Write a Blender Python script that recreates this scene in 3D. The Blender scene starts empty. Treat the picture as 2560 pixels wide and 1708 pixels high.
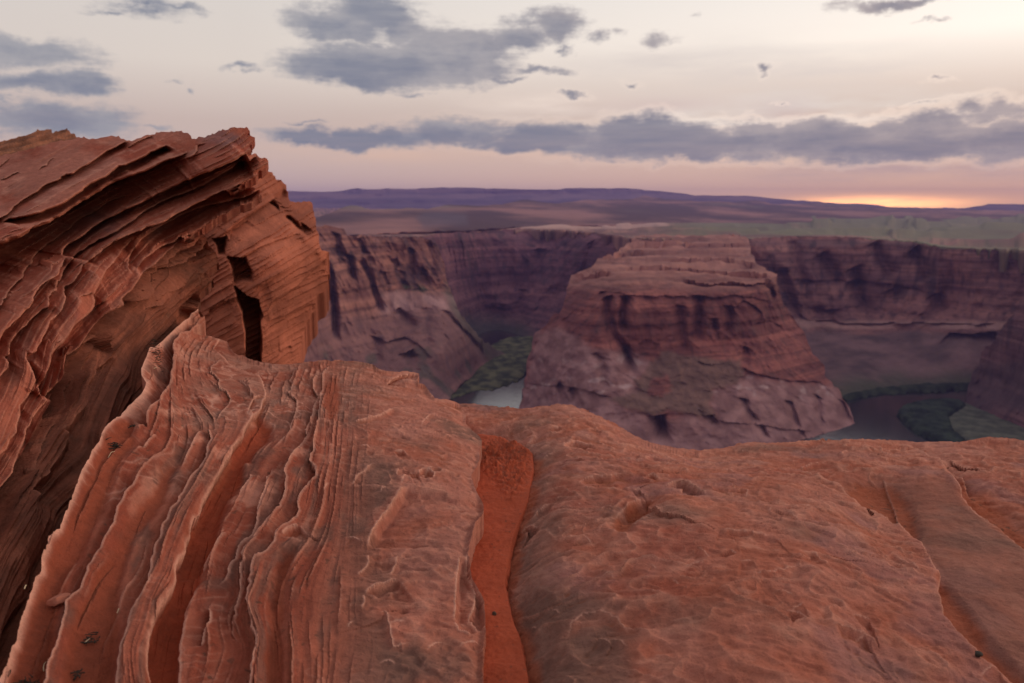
import bpy, math
import numpy as np
from mathutils import Vector

# ------------------------------------------------------------------ camera
W, H, F = 2560.0, 1708.0, 1991.0            # photo size and focal length in photo pixels
PITCH = math.radians(9.8)                   # the camera looks down; the eye is the world origin
SP, CP = math.sin(PITCH), math.cos(PITCH)
scene = bpy.context.scene
cam_data = bpy.data.cameras.new("camera")
cam = bpy.data.objects.new("camera", cam_data)
scene.collection.objects.link(cam)
cam.location = (0, 0, 0)
cam.rotation_euler = (math.pi / 2 - PITCH, 0, 0)
cam_data.sensor_width = 36.0
cam_data.lens = 36.0 * F / W
cam_data.clip_start = 0.05
cam_data.clip_end = 200000
cam_data.dof.use_dof = True
cam_data.dof.focus_distance = 2.9
cam_data.dof.aperture_fstop = 3.8
scene.camera = cam

def ray(u, v):
    """direction with unit depth along the view axis, in world axes"""
    u = np.asarray(u, float); v = np.asarray(v, float)
    a = (u - W / 2) / F
    b = -(v - H / 2) / F
    return np.stack([a, CP + b * SP, -SP + b * CP], -1)

# ------------------------------------------------------------------ world / sun / exposure
SUN_AZ, SUN_EL = math.radians(62), math.radians(16)
scene.view_settings.view_transform = 'Standard'
scene.view_settings.look = 'None'
scene.view_settings.exposure = 0.0
scene.view_settings.gamma = 1.0
scene.view_settings.use_curve_mapping = False

world = bpy.data.worlds.new("World")
scene.world = world
world.use_nodes = True

def build_world():
    nt = world.node_tree
    N, L = nt.nodes, nt.links
    N.clear()
    out = N.new('ShaderNodeOutputWorld')
    bg = N.new('ShaderNodeBackground')
    L.new(bg.outputs[0], out.inputs[0])
    tc = N.new('ShaderNodeTexCoord')
    sep = N.new('ShaderNodeSeparateXYZ')
    L.new(tc.outputs['Generated'], sep.inputs[0])

    def m(op, a, b=None, c=None, clamp=False):
        n = N.new('ShaderNodeMath'); n.operation = op; n.use_clamp = clamp
        for i, x in enumerate((a, b, c)):
            if x is None: continue
            if isinstance(x, (int, float)): n.inputs[i].default_value = x
            else: L.new(x, n.inputs[i])
        return n.outputs[0]

    def mix(f, a, b):
        n = N.new('ShaderNodeMix'); n.data_type = 'RGBA'
        if isinstance(f, (int, float)): n.inputs[0].default_value = f
        else: L.new(f, n.inputs[0])
        for i, x in ((6, a), (7, b)):
            if isinstance(x, tuple): n.inputs[i].default_value = (*x, 1)
            else: L.new(x, n.inputs[i])
        return n.outputs[2]

    def ramp(f, pts):
        n = N.new('ShaderNodeValToRGB')
        L.new(f, n.inputs[0])
        e = n.color_ramp.elements
        while len(e) < len(pts): e.new(0.5)
        for k, (p, c) in enumerate(pts):
            e[k].position = p; e[k].color = (*c, 1)
        return n.outputs[0]

    deg = 180 / math.pi
    el = m('MULTIPLY', m('ARCSINE', sep.outputs[2]), deg)
    az = m('MULTIPLY', m('ARCTAN2', sep.outputs[0], sep.outputs[1]), deg)
    comb = N.new('ShaderNodeCombineXYZ')
    L.new(az, comb.inputs[0]); L.new(el, comb.inputs[1])
    P = comb.outputs[0]

    def noise(scale, sx, sy, detail, rough, off=0.0):
        mp = N.new('ShaderNodeMapping')
        L.new(P, mp.inputs[0])
        mp.inputs['Location'].default_value = (off, off * 0.7, off * 1.3)
        mp.inputs['Scale'].default_value = (sx, sy, 1)
        n = N.new('ShaderNodeTexNoise')
        n.inputs['Scale'].default_value = scale
        n.inputs['Detail'].default_value = detail
        n.inputs['Roughness'].default_value = rough
        L.new(mp.outputs[0], n.inputs['Vector'])
        return n.outputs['Fac']

    e01 = m('DIVIDE', el, 90.0, clamp=True)
    left = ramp(e01, [(0.0, (.80, .57, .50)), (.03, (.74, .55, .48)), (.06, (.70, .54, .47)), (.10, (.86, .75, .66)),
                      (.17, (.80, .745, .695)), (.28, (.69, .69, .69)), (1.0, (.46, .48, .52))])
    right = ramp(e01, [(0.0, (1.25, .66, .36)), (.03, (.95, .60, .44)), (.07, (.80, .59, .48)), (.115, (1.32, 1.17, 1.02)),
                       (.19, (1.02, .975, .93)), (.28, (.90, .875, .86)), (1.0, (.52, .52, .55))])
    faz = m('SMOOTH_MIN', m('MULTIPLY_ADD', az, 1 / 50.0, 0.36, clamp=True), 1.0, 0.1)
    sky = mix(faz, left, right)
    # the side away from the sunset is a darker dusk blue
    back = m('MULTIPLY_ADD', m('ABSOLUTE', m('SUBTRACT', az, 40.0)), 1 / 110.0, -0.55, clamp=True)
    sky = mix(back, sky, (.46, .42, .45))
    # physical sky adds to the gradient
    st = N.new('ShaderNodeTexSky')
    st.sky_type = 'NISHITA'
    st.sun_disc = False
    st.sun_elevation = SUN_EL
    st.sun_rotation = SUN_AZ
    vm = N.new('ShaderNodeVectorMath'); vm.operation = 'SCALE'
    L.new(st.outputs[0], vm.inputs[0]); vm.inputs['Scale'].default_value = 0.06
    sky = mix(0.12, sky, vm.outputs[0])

    # ---- glow of the set sun behind the bank and on the horizon
    def blob(u, v, ru, rv, P=P):
        d = ray(u, v); d = d / np.linalg.norm(d)
        a0 = math.degrees(math.atan2(d[0], d[1])); e0 = math.degrees(math.asin(d[2]))
        s1 = N.new('ShaderNodeVectorMath'); s1.operation = 'SUBTRACT'
        L.new(P, s1.inputs[0]); s1.inputs[1].default_value = (a0, e0, 0)
        s2 = N.new('ShaderNodeVectorMath'); s2.operation = 'MULTIPLY'
        L.new(s1.outputs[0], s2.inputs[0])
        k = F * math.pi / 180
        s2.inputs[1].default_value = (k / ru * 0.93, k / rv * 0.95, 0)
        s3 = N.new('ShaderNodeVectorMath'); s3.operation = 'LENGTH'
        L.new(s2.outputs[0], s3.inputs[0])
        return s3.outputs['Value']

    def glow(x, amount):
        return m('MULTIPLY', m('EXPONENT', m('MULTIPLY', m('MULTIPLY', x, x), -1.0)), amount)

    n_str = noise(0.35, 0.35, 2.2, 4, 0.6, 3.0)
    streak = m('MULTIPLY_ADD', n_str, 2.2, -0.55, clamp=True)
    sky = mix(m('MULTIPLY', glow(blob(1900, 285, 460, 45), .9), streak), sky, (1.0, .93, .84))
    sky = mix(m('MULTIPLY', glow(blob(1370, 262, 130, 22), .9), streak), sky, (1.0, .84, .72))
    sky = mix(m('MULTIPLY', glow(blob(2230, 510, 270, 26), .85), m('MULTIPLY_ADD', streak, .6, .4)), sky, (1.7, .85, .36))
    sky = mix(m('MULTIPLY', glow(blob(2210, 507, 120, 12), 1.0), streak), sky, (6.5, 2.9, .9))
    sky = mix(m('MULTIPLY', glow(blob(950, 388, 420, 22), .7), streak), sky, (.82, .56, .42))
    sky = mix(m('MULTIPLY', glow(blob(1520, 385, 300, 18), .7), streak), sky, (.86, .57, .42))
    sky = mix(m('MULTIPLY', glow(blob(2140, 398, 230, 20), .7), streak), sky, (.95, .60, .36))
    # pink thin veils above the bank
    sky = mix(m('MULTIPLY', glow(blob(1640, 265, 190, 20), .6), streak), sky, (.66, .47, .43))
    sky = mix(glow(blob(1960, 275, 70, 26), .5), sky, (.68, .53, .50))
    sky = mix(m('MULTIPLY', glow(blob(1720, 155, 260, 45), .55), streak), sky, (.62, .55, .53))
    sky = mix(m('MULTIPLY', glow(blob(2090, 170, 200, 40), .4), streak), sky, (.62, .56, .55))
    sky = mix(m('MULTIPLY', glow(blob(2300, 425, 330, 30), .75), streak), sky, (.45, .34, .38))

    # ---- clouds: ragged groups given by direction
    clouds = [(60, 130, 160, 42, 1.2), (150, 142, 80, 24, 1), (40, 205, 180, 34, 1.2), (190, 205, 100, 32, 1.1), (140, 300, 210, 54, 1.3),
              (20, 253, 60, 9, .7), (360, 22, 110, 26, .6), (470, 22, 70, 10, .6), (300, 36, 60, 10, .6), (600, 172, 60, 12, .7),
              (850, 62, 150, 56, 1.5), (930, 34, 140, 62, 1.5), (1000, 80, 120, 40, .9), (960, 165, 290, 62, 1.6), (1130, 145, 190, 84, 1.5), (1220, 130, 90, 50, 1.1), (760, 162, 110, 34, .9),
              (1030, 190, 170, 38, 1.0), (1300, 92, 90, 50, 1.1), (1390, 66, 85, 54, 1.1), (1415, 128, 38, 16, .7), (1487, 92, 34, 22, .6),
              (1540, 72, 40, 14, .5), (1645, 100, 56, 32, .7), (1912, 171, 20, 14, .75), (1360, 178, 100, 17, .85), (1260, 200, 70, 12, .8),
              (1590, 210, 30, 9, .5), (1425, 238, 40, 8, .7), (1040, 232, 60, 9, .6), (1180, 205, 60, 26, .8),
              (2230, 6, 150, 18, .9), (1756, 48, 24, 8, .4), (2330, 57, 42, 6, .5), (2345, 199, 30, 7, .6),
              (900, 345, 250, 32, 1.3), (760, 350, 110, 20, 1.1), (1130, 330, 220, 36, 1.2), (1400, 345, 200, 44, 1.6), (1630, 345, 250, 54, 1.7),
              (1650, 315, 70, 40, 1.2), (1880, 350, 240, 44, 1.7), (2120, 348, 280, 52, 1.7), (2330, 335, 120, 50, 1.6), (2450, 352, 270, 50, 1.7), (1750, 362, 450, 44, 1.7), (2300, 362, 450, 44, 1.7), (1330, 352, 170, 36, 1.4),
              (2500, 280, 130, 32, 1.0), (2420, 270, 60, 22, .9), (760, 306, 60, 7, .5), (490, 220, 14, 9, .6), (440, 202, 34, 7, .5),
              (1960, 264, 20, 5, .6), (2280, 265, 40, 6, .5), (410, 320, 60, 9, .55)]
    def warp(src, scale, amp, off):
        mp = N.new('ShaderNodeMapping'); L.new(P, mp.inputs[0])
        mp.inputs['Scale'].default_value = (1, 1.6, 1); mp.inputs['Location'].default_value = (off, off, off)
        n = N.new('ShaderNodeTexNoise'); n.inputs['Scale'].default_value = scale; n.inputs['Detail'].default_value = 6; n.inputs['Roughness'].default_value = .6
        L.new(mp.outputs[0], n.inputs['Vector'])
        s = N.new('ShaderNodeVectorMath'); s.operation = 'SUBTRACT'; L.new(n.outputs['Color'], s.inputs[0]); s.inputs[1].default_value = (.5, .5, .5)
        t = N.new('ShaderNodeVectorMath'); t.operation = 'MULTIPLY_ADD'; L.new(s.outputs[0], t.inputs[0]); t.inputs[1].default_value = (amp, amp * .55, 0); L.new(src, t.inputs[2])
        return t.outputs[0]
    WP = warp(P, .32, 4.5, 5.0)
    total = None
    for (u, v, ru, rv, s) in clouds:
        x = m('MULTIPLY', m('SUBTRACT', 1.0, blob(u, v, ru, rv, WP)), s)
        total = x if total is None else m('SMOOTH_MAX', total, x, 0.12)
    n1 = noise(0.6, 0.75, 1.5, 9, 0.66, 11.0)
    n2 = noise(0.16, 0.8, 1.6, 5, 0.55, 27.0)
    n3 = noise(0.5, 0.28, 2.6, 7, 0.62, 41.0)
    tot = m('ADD', total, m('ADD', m('MULTIPLY_ADD', n1, .90, -0.49), m('MULTIPLY_ADD', n3, .85, -.44)))
    a = N.new('ShaderNodeMapRange'); a.interpolation_type = 'SMOOTHSTEP'
    L.new(tot, a.inputs[0]); a.inputs[1].default_value = -0.02; a.inputs[2].default_value = 0.62
    alpha = m('MULTIPLY', a.outputs[0], m('MULTIPLY_ADD', n3, .5, .66, clamp=True))
    dk = N.new('ShaderNodeMapRange'); dk.interpolation_type = 'SMOOTHSTEP'
    L.new(m('ADD', m('MULTIPLY', total, .55), m('MULTIPLY_ADD', n2, 2.6, -1.25)), dk.inputs[0])
    dk.inputs[1].default_value = 0.1; dk.inputs[2].default_value = 0.75
    edge_c = mix(faz, (.36, .36, .39), (.44, .37, .37))
    core_c = mix(faz, (.205, .232, .30), (.265, .245, .285))
    cl = mix(dk.outputs[0], edge_c, core_c)
    ring = N.new('ShaderNodeMapRange'); ring.interpolation_type = 'SMOOTHSTEP'
    L.new(tot, ring.inputs[0]); ring.inputs[1].default_value = -.40; ring.inputs[2].default_value = -.02
    lit = m('MULTIPLY', m('MULTIPLY', ring.outputs[0], faz), glow(blob(1950, 320, 700, 110), .28))
    sky = mix(lit, sky, (1.5, 1.22, 1.0))
    sky = mix(alpha, sky, cl)
    # under the horizon: dark land colour
    und = m('MULTIPLY_ADD', el, -0.5, -0.3, clamp=True)
    sky = mix(und, sky, (.12, .07, .06))
    L.new(sky, bg.inputs[0])
    bg.inputs[1].default_value = 1.0
build_world()
world.cycles.sampling_method = 'MANUAL'
world.cycles.sample_map_resolution = 1024

sun_d = bpy.data.lights.new("sun", 'SUN')
sun_d.energy = 1.2
sun_d.angle = math.radians(28)
sun_d.color = (1.0, .70, .48)
sun = bpy.data.objects.new("sun", sun_d)
scene.collection.objects.link(sun)
sd = Vector((math.sin(SUN_AZ) * math.cos(SUN_EL), math.cos(SUN_AZ) * math.cos(SUN_EL), math.sin(SUN_EL)))
sun.rotation_euler = sd.to_track_quat('Z', 'Y').to_euler()

scene.render.engine = 'CYCLES'
scene.cycles.use_denoising = True
scene.cycles.max_bounces = 6
scene.cycles.diffuse_bounces = 3
scene.cycles.volume_bounces = 0
scene.cycles.use_adaptive_sampling = False

# ------------------------------------------------------------------ numeric helpers
rng = np.random.default_rng(7)
PERM = rng.permutation(512).astype(np.int32)
PERM = np.concatenate([PERM, PERM])
G3 = rng.normal(size=(512, 3)); G3 /= np.linalg.norm(G3, axis=1)[:, None]
G3 = G3.astype(np.float32)

def perlin(p):
    p = np.asarray(p, np.float32)
    i = np.floor(p).astype(np.int32); f = p - i
    i &= 511
    w = f * f * f * (f * (f * 6 - 15) + 10)
    r = 0
    for dx in (0, 1):
        a = PERM[(i[..., 0] + dx) & 511]
        wx = w[..., 0] if dx else 1 - w[..., 0]
        for dy in (0, 1):
            b = PERM[(a + i[..., 1] + dy) & 511]
            wy = w[..., 1] if dy else 1 - w[..., 1]
            for dz in (0, 1):
                g = G3[PERM[(b + i[..., 2] + dz) & 511]]
                wz = w[..., 2] if dz else 1 - w[..., 2]
                d = g[..., 0] * (f[..., 0] - dx) + g[..., 1] * (f[..., 1] - dy) + g[..., 2] * (f[..., 2] - dz)
                r = r + wx * wy * wz * d
    return r * 1.6

def fbm(p, octv=4, gain=0.5, lac=2.03, ridge=False):
    p = np.asarray(p, np.float32)
    s, a, t = 0, 1.0, 0
    for o in range(octv):
        n = perlin(p + 17.3 * o)
        if ridge: n = 1 - 2 * np.abs(n)
        s = s + a * n; t += a
        a *= gain; p = p * lac
    return s / t

def sstep(a, b, x):
    t = np.clip((x - a) / (b - a), 0, 1)
    return t * t * (3 - 2 * t)

def terrace(q, sharp=0.8):
    k = np.floor(q)
    return k + sstep(sharp, 1.0, q - k)

def lerp(a, b, m):
    a = np.asarray(a, float); b = np.asarray(b, float)
    return a + (b - a) * np.asarray(m)[..., None]

def tps_fit(xy, val, lam=1e-4):
    xy = np.asarray(xy, float) / 500.0
    n = len(xy)
    d = np.linalg.norm(xy[:, None] - xy[None], axis=2)
    K = np.where(d > 0, d * d * np.log(d + 1e-12), 0) + lam * np.eye(n)
    Pm = np.c_[np.ones(n), xy]
    A = np.zeros((n + 3, n + 3)); A[:n, :n] = K; A[:n, n:] = Pm; A[n:, :n] = Pm.T
    sol = np.linalg.solve(A, np.r_[np.asarray(val, float), 0, 0, 0])
    def ev(u, v):
        x = np.asarray(u, float) / 500.0; y = np.asarray(v, float) / 500.0
        r = sol[n] + sol[n + 1] * x + sol[n + 2] * y
        for k in range(n):
            d2 = (x - xy[k, 0]) ** 2 + (y - xy[k, 1]) ** 2
            r = r + sol[k] * 0.5 * d2 * np.log(d2 + 1e-12)
        return r
    return ev

def depth_fit(ctrl):
    """control points (u, v, 'Y' | 'z', value): smooth inverse depth, exact for planes"""
    xy, w = [], []
    for (u, v, k, val) in ctrl:
        r = ray(u, v)
        D = val / r[1] if k == 'Y' else val / r[2]
        xy.append((u, v)); w.append(1 / D)
    s = np.mean(w)
    ev = tps_fit(xy, np.array(w) / s)
    return lambda u, v: 1.0 / np.maximum(ev(u, v) * s, s * 0.08)

def C(ox, oy, pts, k=4.896):
    return [(ox + x / k, oy + y / k) for x, y in pts]

def densify(pts, step=14.0, jit=2.0, seed=0):
    """resample a traced line and roughen it"""
    p = np.asarray(pts, float)
    seg = np.linalg.norm(np.diff(p, axis=0), axis=1)
    t = np.r_[0, np.cumsum(seg)]
    n = max(2, int(t[-1] / step) + 1)
    tt = np.linspace(0, t[-1], n)
    q = np.c_[np.interp(tt, t, p[:, 0]), np.interp(tt, t, p[:, 1])]
    r = np.random.default_rng(seed + int(abs(p[0, 0]) * 7 + abs(p[0, 1]) * 3))
    j = r.normal(size=q.shape) * jit
    j[0] = j[-1] = 0
    return q + j

def inside(poly, u, v):
    p = np.asarray(poly, float)
    res = np.zeros(u.shape, bool)
    n = len(p)
    for k in range(n):
        x0, y0 = p[k]; x1, y1 = p[(k + 1) % n]
        if y0 == y1: continue
        c = (y0 > v) != (y1 > v)
        res ^= c & (u < (x1 - x0) * (v - y0) / (y1 - y0) + x0)
    return res

def near_poly(p, u, v, closed=True):
    """nearest point on a polyline in image space: distance, point, signed side"""
    p = np.asarray(p, float)
    best = np.full(u.shape, 1e18); bx = np.zeros(u.shape); by = np.zeros(u.shape)
    n = len(p) if closed else len(p) - 1
    for k in range(n):
        x0, y0 = p[k]; x1, y1 = p[(k + 1) % len(p)]
        dx, dy = x1 - x0, y1 - y0
        L2 = dx * dx + dy * dy + 1e-9
        t = np.clip(((u - x0) * dx + (v - y0) * dy) / L2, 0, 1)
        qx = x0 + t * dx; qy = y0 + t * dy
        d = (u - qx) ** 2 + (v - qy) ** 2
        m = d < best
        best = np.where(m, d, best); bx = np.where(m, qx, bx); by = np.where(m, qy, by)
    return np.sqrt(best), bx, by

def poly_mask(poly, u, v, soft=20.0):
    """1 inside a traced region, softened over `soft` photo pixels"""
    ins = inside(poly, u, v)
    d, _, _ = near_poly(poly, u, v)
    return sstep(-soft, soft, np.where(ins, d, -d))

class Ctx: pass
PATCH = {}

def curve_field(ctx, pts, side, g, w, h=0.0, wr=0.05, taper=(0.1, 0.1), jit=2.0, step=14.0, prof=None, pw=1.4, under=0.7, saw=False, ramp=0.0):
    """ledge line: sharp step from a lip (+h) to a recess (-g) on the given side; side 0 is a groove"""
    q = densify(pts, step, jit * .45)
    Dq = ctx.depth(q[:, 0], q[:, 1])
    Pq = ray(q[:, 0], q[:, 1]) * Dq[:, None]
    seg = np.linalg.norm(np.diff(Pq, axis=0), axis=1)
    T = np.r_[0, np.cumsum(seg)]; T /= T[-1]
    reach = 3.2 * max(w, wr)
    rp = reach * F / Dq.min() + 10
    U, V = ctx.u, ctx.v
    box = (U > q[:, 0].min() - rp) & (U < q[:, 0].max() + rp) & (V > q[:, 1].min() - rp) & (V < q[:, 1].max() + rp)
    idx = np.nonzero(box.ravel())[0]
    if len(idx) == 0: return
    u = U.ravel()[idx]; v = V.ravel()[idx]; P = ctx.P.reshape(-1, 3)[idx]
    best = np.full(len(idx), 1e18); sg = np.ones(len(idx)); tt = np.zeros(len(idx)); ev = np.zeros((len(idx), 3))
    for k in range(len(q) - 1):
        rr = rp * 1.0
        lo = np.minimum(q[k], q[k + 1]) - rr; hi = np.maximum(q[k], q[k + 1]) + rr
        mk = np.nonzero((u > lo[0]) & (u < hi[0]) & (v > lo[1]) & (v < hi[1]))[0]
        if len(mk) == 0: continue
        A = Pq[k]; B = Pq[k + 1] - A
        X = P[mk] - A
        t = np.clip(X @ B / (B @ B + 1e-12), 0, 1)
        e = X - t[:, None] * B
        d = np.einsum('ij,ij->i', e, e)
        m = d < best[mk]
        mm = mk[m]
        best[mm] = d[m]
        ev[mm] = e[m]
        e2 = q[k + 1] - q[k]
        cr = e2[0] * (v[mm] - q[k, 1]) - e2[1] * (u[mm] - q[k, 0])
        sg[mm] = np.sign(cr)
        tt[mm] = T[k] + t[m] * (T[k + 1] - T[k])
    ok = best < 1e17
    d = np.sqrt(np.where(ok, best, 1e6))
    amp = np.ones_like(d)
    if taper[0] > 0: amp *= sstep(0, taper[0], tt)
    if taper[1] > 0: amp *= sstep(0, taper[1], 1 - tt)
    if prof is not None:
        amp *= np.interp(tt, np.linspace(0, 1, len(prof)), prof)
    if side == 0:
        dd = -g * np.exp(-(d / w) ** 2)
        lip = np.zeros_like(d)
    else:
        rec = sg * side > 0
        px = ctx.D.ravel()[idx] / F                     # metres per photo pixel: the edge itself is rounded over about two pixels
        fall = np.exp(-(d / w) ** pw)
        crest = h * np.clip(1 - d / wr, 0, 1) if saw else h * np.exp(-(d / wr) ** 1.2)
        rnd = 0 if ramp else (.12 * g + .15 * h if saw else .22 * g + .3 * h) * np.exp(-d / (2.2 * px))
        dd = np.where(rec, -g * fall * (sstep(0, ramp, d) if ramp else 1), crest - rnd)
        k = np.where(rec & ok, under * g * fall * amp, 0) / (d + 1e-6)
        ctx.vec.reshape(-1, 3)[idx] -= ev * k[:, None]  # the recess reaches in under the lip
        lip = np.where(rec, 0, np.exp(-(d / (.0030 + 1.0 * px)) ** 2)) * amp
    ctx.disp.ravel()[idx] += dd * amp
    ctx.lip.ravel()[idx] = np.maximum(ctx.lip.ravel()[idx], lip)

def make_mesh(name, V, Fq, col, mat, smooth=True, sharp=0):
    me = bpy.data.meshes.new(name)
    V = np.ascontiguousarray(V, np.float32); Fq = np.ascontiguousarray(Fq, np.int32)
    me.vertices.add(len(V)); me.vertices.foreach_set('co', V.ravel())
    me.loops.add(Fq.size); me.loops.foreach_set('vertex_index', Fq.ravel())
    me.polygons.add(len(Fq))
    me.polygons.foreach_set('loop_start', np.arange(0, Fq.size, Fq.shape[1], dtype=np.int32))
    me.polygons.foreach_set('use_smooth', np.full(len(Fq), smooth))
    if col is not None:
        at = me.attributes.new('Col', 'FLOAT_COLOR', 'POINT')
        c = np.ones((len(V), 4), np.float32); c[:, :3] = col
        at.data.foreach_set('color', c.ravel())
    me.materials.append(mat)
    me.update(calc_edges=True)
    if sharp:
        # creases: edges between faces that turn sharply keep their own normals
        co = V
        n = np.cross(co[Fq[:, 2]] - co[Fq[:, 0]], co[Fq[:, 3]] - co[Fq[:, 1]])
        n /= np.linalg.norm(n, axis=1, keepdims=True) + 1e-20
        le = np.empty(len(me.loops), np.int32); me.loops.foreach_get('edge_index', le)
        lf = np.repeat(np.arange(len(Fq)), Fq.shape[1])
        od = np.argsort(le, kind='stable'); le = le[od]; lf = lf[od]
        pr = np.nonzero(le[1:] == le[:-1])[0]
        cs = np.einsum('ij,ij->i', n[lf[pr]], n[lf[pr + 1]])
        flag = np.zeros(len(me.edges), bool); flag[le[pr]] = cs < math.cos(math.radians(sharp))
        me.attributes.new('sharp_edge', 'BOOLEAN', 'EDGE').data.foreach_set('value', flag)
    me.validate()
    o = bpy.data.objects.new(name, me)
    scene.collection.objects.link(o)
    return o

def tag(o, label=None, cat=None, group=None, kind=None):
    if label: o['label'] = label
    if cat: o['category'] = cat
    if group: o['group'] = group
    if kind: o['kind'] = kind
    return o

def patch(name, outline, step, ctrl, shape, paint, mat, skirt=(0.3, 0.15), jit=2.0, seg=14.0, depth=None, rough_outline=True):
    """a relief surface: base form through the control points, then ledges, cracks and noise along its normal,
    and a rim turned back to give the body its thickness"""
    depth = depth or depth_fit(ctrl)
    ol = np.asarray(outline, float)
    if rough_outline:
        ol = densify(list(outline) + [outline[0]], seg, jit)[:-1]
    u0, v0 = ol.min(0) - 2 * step; u1, v1 = ol.max(0) + 2 * step
    us = np.arange(u0, u1 + step, step); vs = np.arange(v0, v1 + step, step)
    U, V = np.meshgrid(us, vs)
    ins = inside(ol, U, V)
    pad = np.pad(ins, 1)
    nb = np.zeros_like(ins)
    for a in (0, 1, 2):
        for b in (0, 1, 2):
            nb |= pad[a:a + ins.shape[0], b:b + ins.shape[1]]
    edge = nb & ~ins
    ei = np.nonzero(edge)
    _, bx, by = near_poly(ol, U[ei], V[ei])
    U[ei] = bx; V[ei] = by
    c = Ctx(); c.u, c.v, c.depth = U, V, depth
    R = ray(U, V)
    c.D = depth(U, V)
    c.P = R * c.D[..., None]
    # smooth base normal from the analytic depth (half-pixel differences)
    e = 1.5
    Pu = ray(U + e, V) * depth(U + e, V)[..., None] - c.P
    Pv = ray(U, V + e) * depth(U, V + e)[..., None] - c.P
    n = np.cross(Pv, Pu)
    n /= np.linalg.norm(n, axis=-1, keepdims=True) + 1e-12
    s = np.sign(-np.einsum('ijk,ijk->ij', n, R)); s[s == 0] = 1
    n *= s[..., None]
    c.N = n
    c.disp = np.zeros(U.shape); c.lip = np.zeros(U.shape); c.vec = np.zeros(U.shape + (3,))
    dirv = shape(c)
    dirn = n if dirv is None else dirv
    inn = np.zeros(ins.shape); er = ins.copy()
    for k in range(7):
        inn += er
        pe = np.pad(er, 1)
        er = er & pe[:-2, 1:-1] & pe[2:, 1:-1] & pe[1:-1, :-2] & pe[1:-1, 2:]
    inn = sstep(0, 7, inn)
    c.disp = np.where(c.disp < 0, c.disp * inn, c.disp); c.vec *= inn[..., None]
    Q = c.P + dirn * c.disp[..., None] + c.vec
    c.Q = Q
    # concave / convex measure of the finished relief (for worn edges and settled dust)
    d = c.disp
    d = .25 * (d + np.roll(d, 1, 0) + np.roll(d, 1, 1) + np.roll(np.roll(d, 1, 0), 1, 1))
    c.curv = d - 0.25 * (np.roll(d, 3, 0) + np.roll(d, -3, 0) + np.roll(d, 3, 1) + np.roll(d, -3, 1))
    col = paint(c)
    keep = ins | edge
    fm = keep[:-1, :-1] & keep[1:, :-1] & keep[:-1, 1:] & keep[1:, 1:]
    ids = np.arange(U.size).reshape(U.shape)
    f = np.stack([ids[:-1, :-1][fm], ids[1:, :-1][fm], ids[1:, 1:][fm], ids[:-1, 1:][fm]], -1)
    used = np.unique(f)
    re = np.full(U.size, -1); re[used] = np.arange(len(used))
    f = re[f]
    Vt = Q.reshape(-1, 3)[used]; cl = np.clip(col.reshape(-1, 3)[used], 0, 1)
    # rim: boundary edges turned back
    ed = np.concatenate([f[:, [0, 1]], f[:, [1, 2]], f[:, [2, 3]], f[:, [3, 0]]])
    key = np.sort(ed, 1); kk = key[:, 0].astype(np.int64) * len(used) + key[:, 1]
    uq, inv, cnt = np.unique(kk, return_inverse=True, return_counts=True)
    be = ed[cnt[inv] == 1]
    bv = np.unique(be)
    mp = np.full(len(used), -1); mp[bv] = np.arange(len(bv))
    rr = Vt[bv] / np.linalg.norm(Vt[bv], axis=1, keepdims=True)
    back, down = skirt
    n0 = len(Vt)
    nn = dirn.reshape(-1, 3)[used][bv]
    ring1 = Vt[bv] + rr * back * 0.12 + np.array([0, 0, -1.0]) * down * 0.15
    ring2 = Vt[bv] + rr * back + np.array([0, 0, -1.0]) * down
    m = len(bv)
    a, b = be[:, 0], be[:, 1]
    ia, ib = mp[a], mp[b]
    f1 = np.stack([b, a, n0 + ia, n0 + ib], -1)
    f2 = np.stack([n0 + ib, n0 + ia, n0 + m + ia, n0 + m + ib], -1)
    Vt = np.concatenate([Vt, ring1, ring2]); cl = np.concatenate([cl, cl[bv], cl[bv]])
    o = make_mesh(name, Vt, np.concatenate([f, f1, f2]), cl, mat, sharp=42 if mat in (M_rock, M_block, M_cliff) else 0)
    c.o = o
    PATCH[name] = c
    return c

def spot(c, u, v):
    """finished surface point of a patch under a photo pixel, with its normal"""
    k = np.argmin((c.u - u) ** 2 + (c.v - v) ** 2)
    i, j = np.unravel_index(k, c.u.shape)
    return Vector(c.Q[i, j]), Vector(c.N[i, j])

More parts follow.
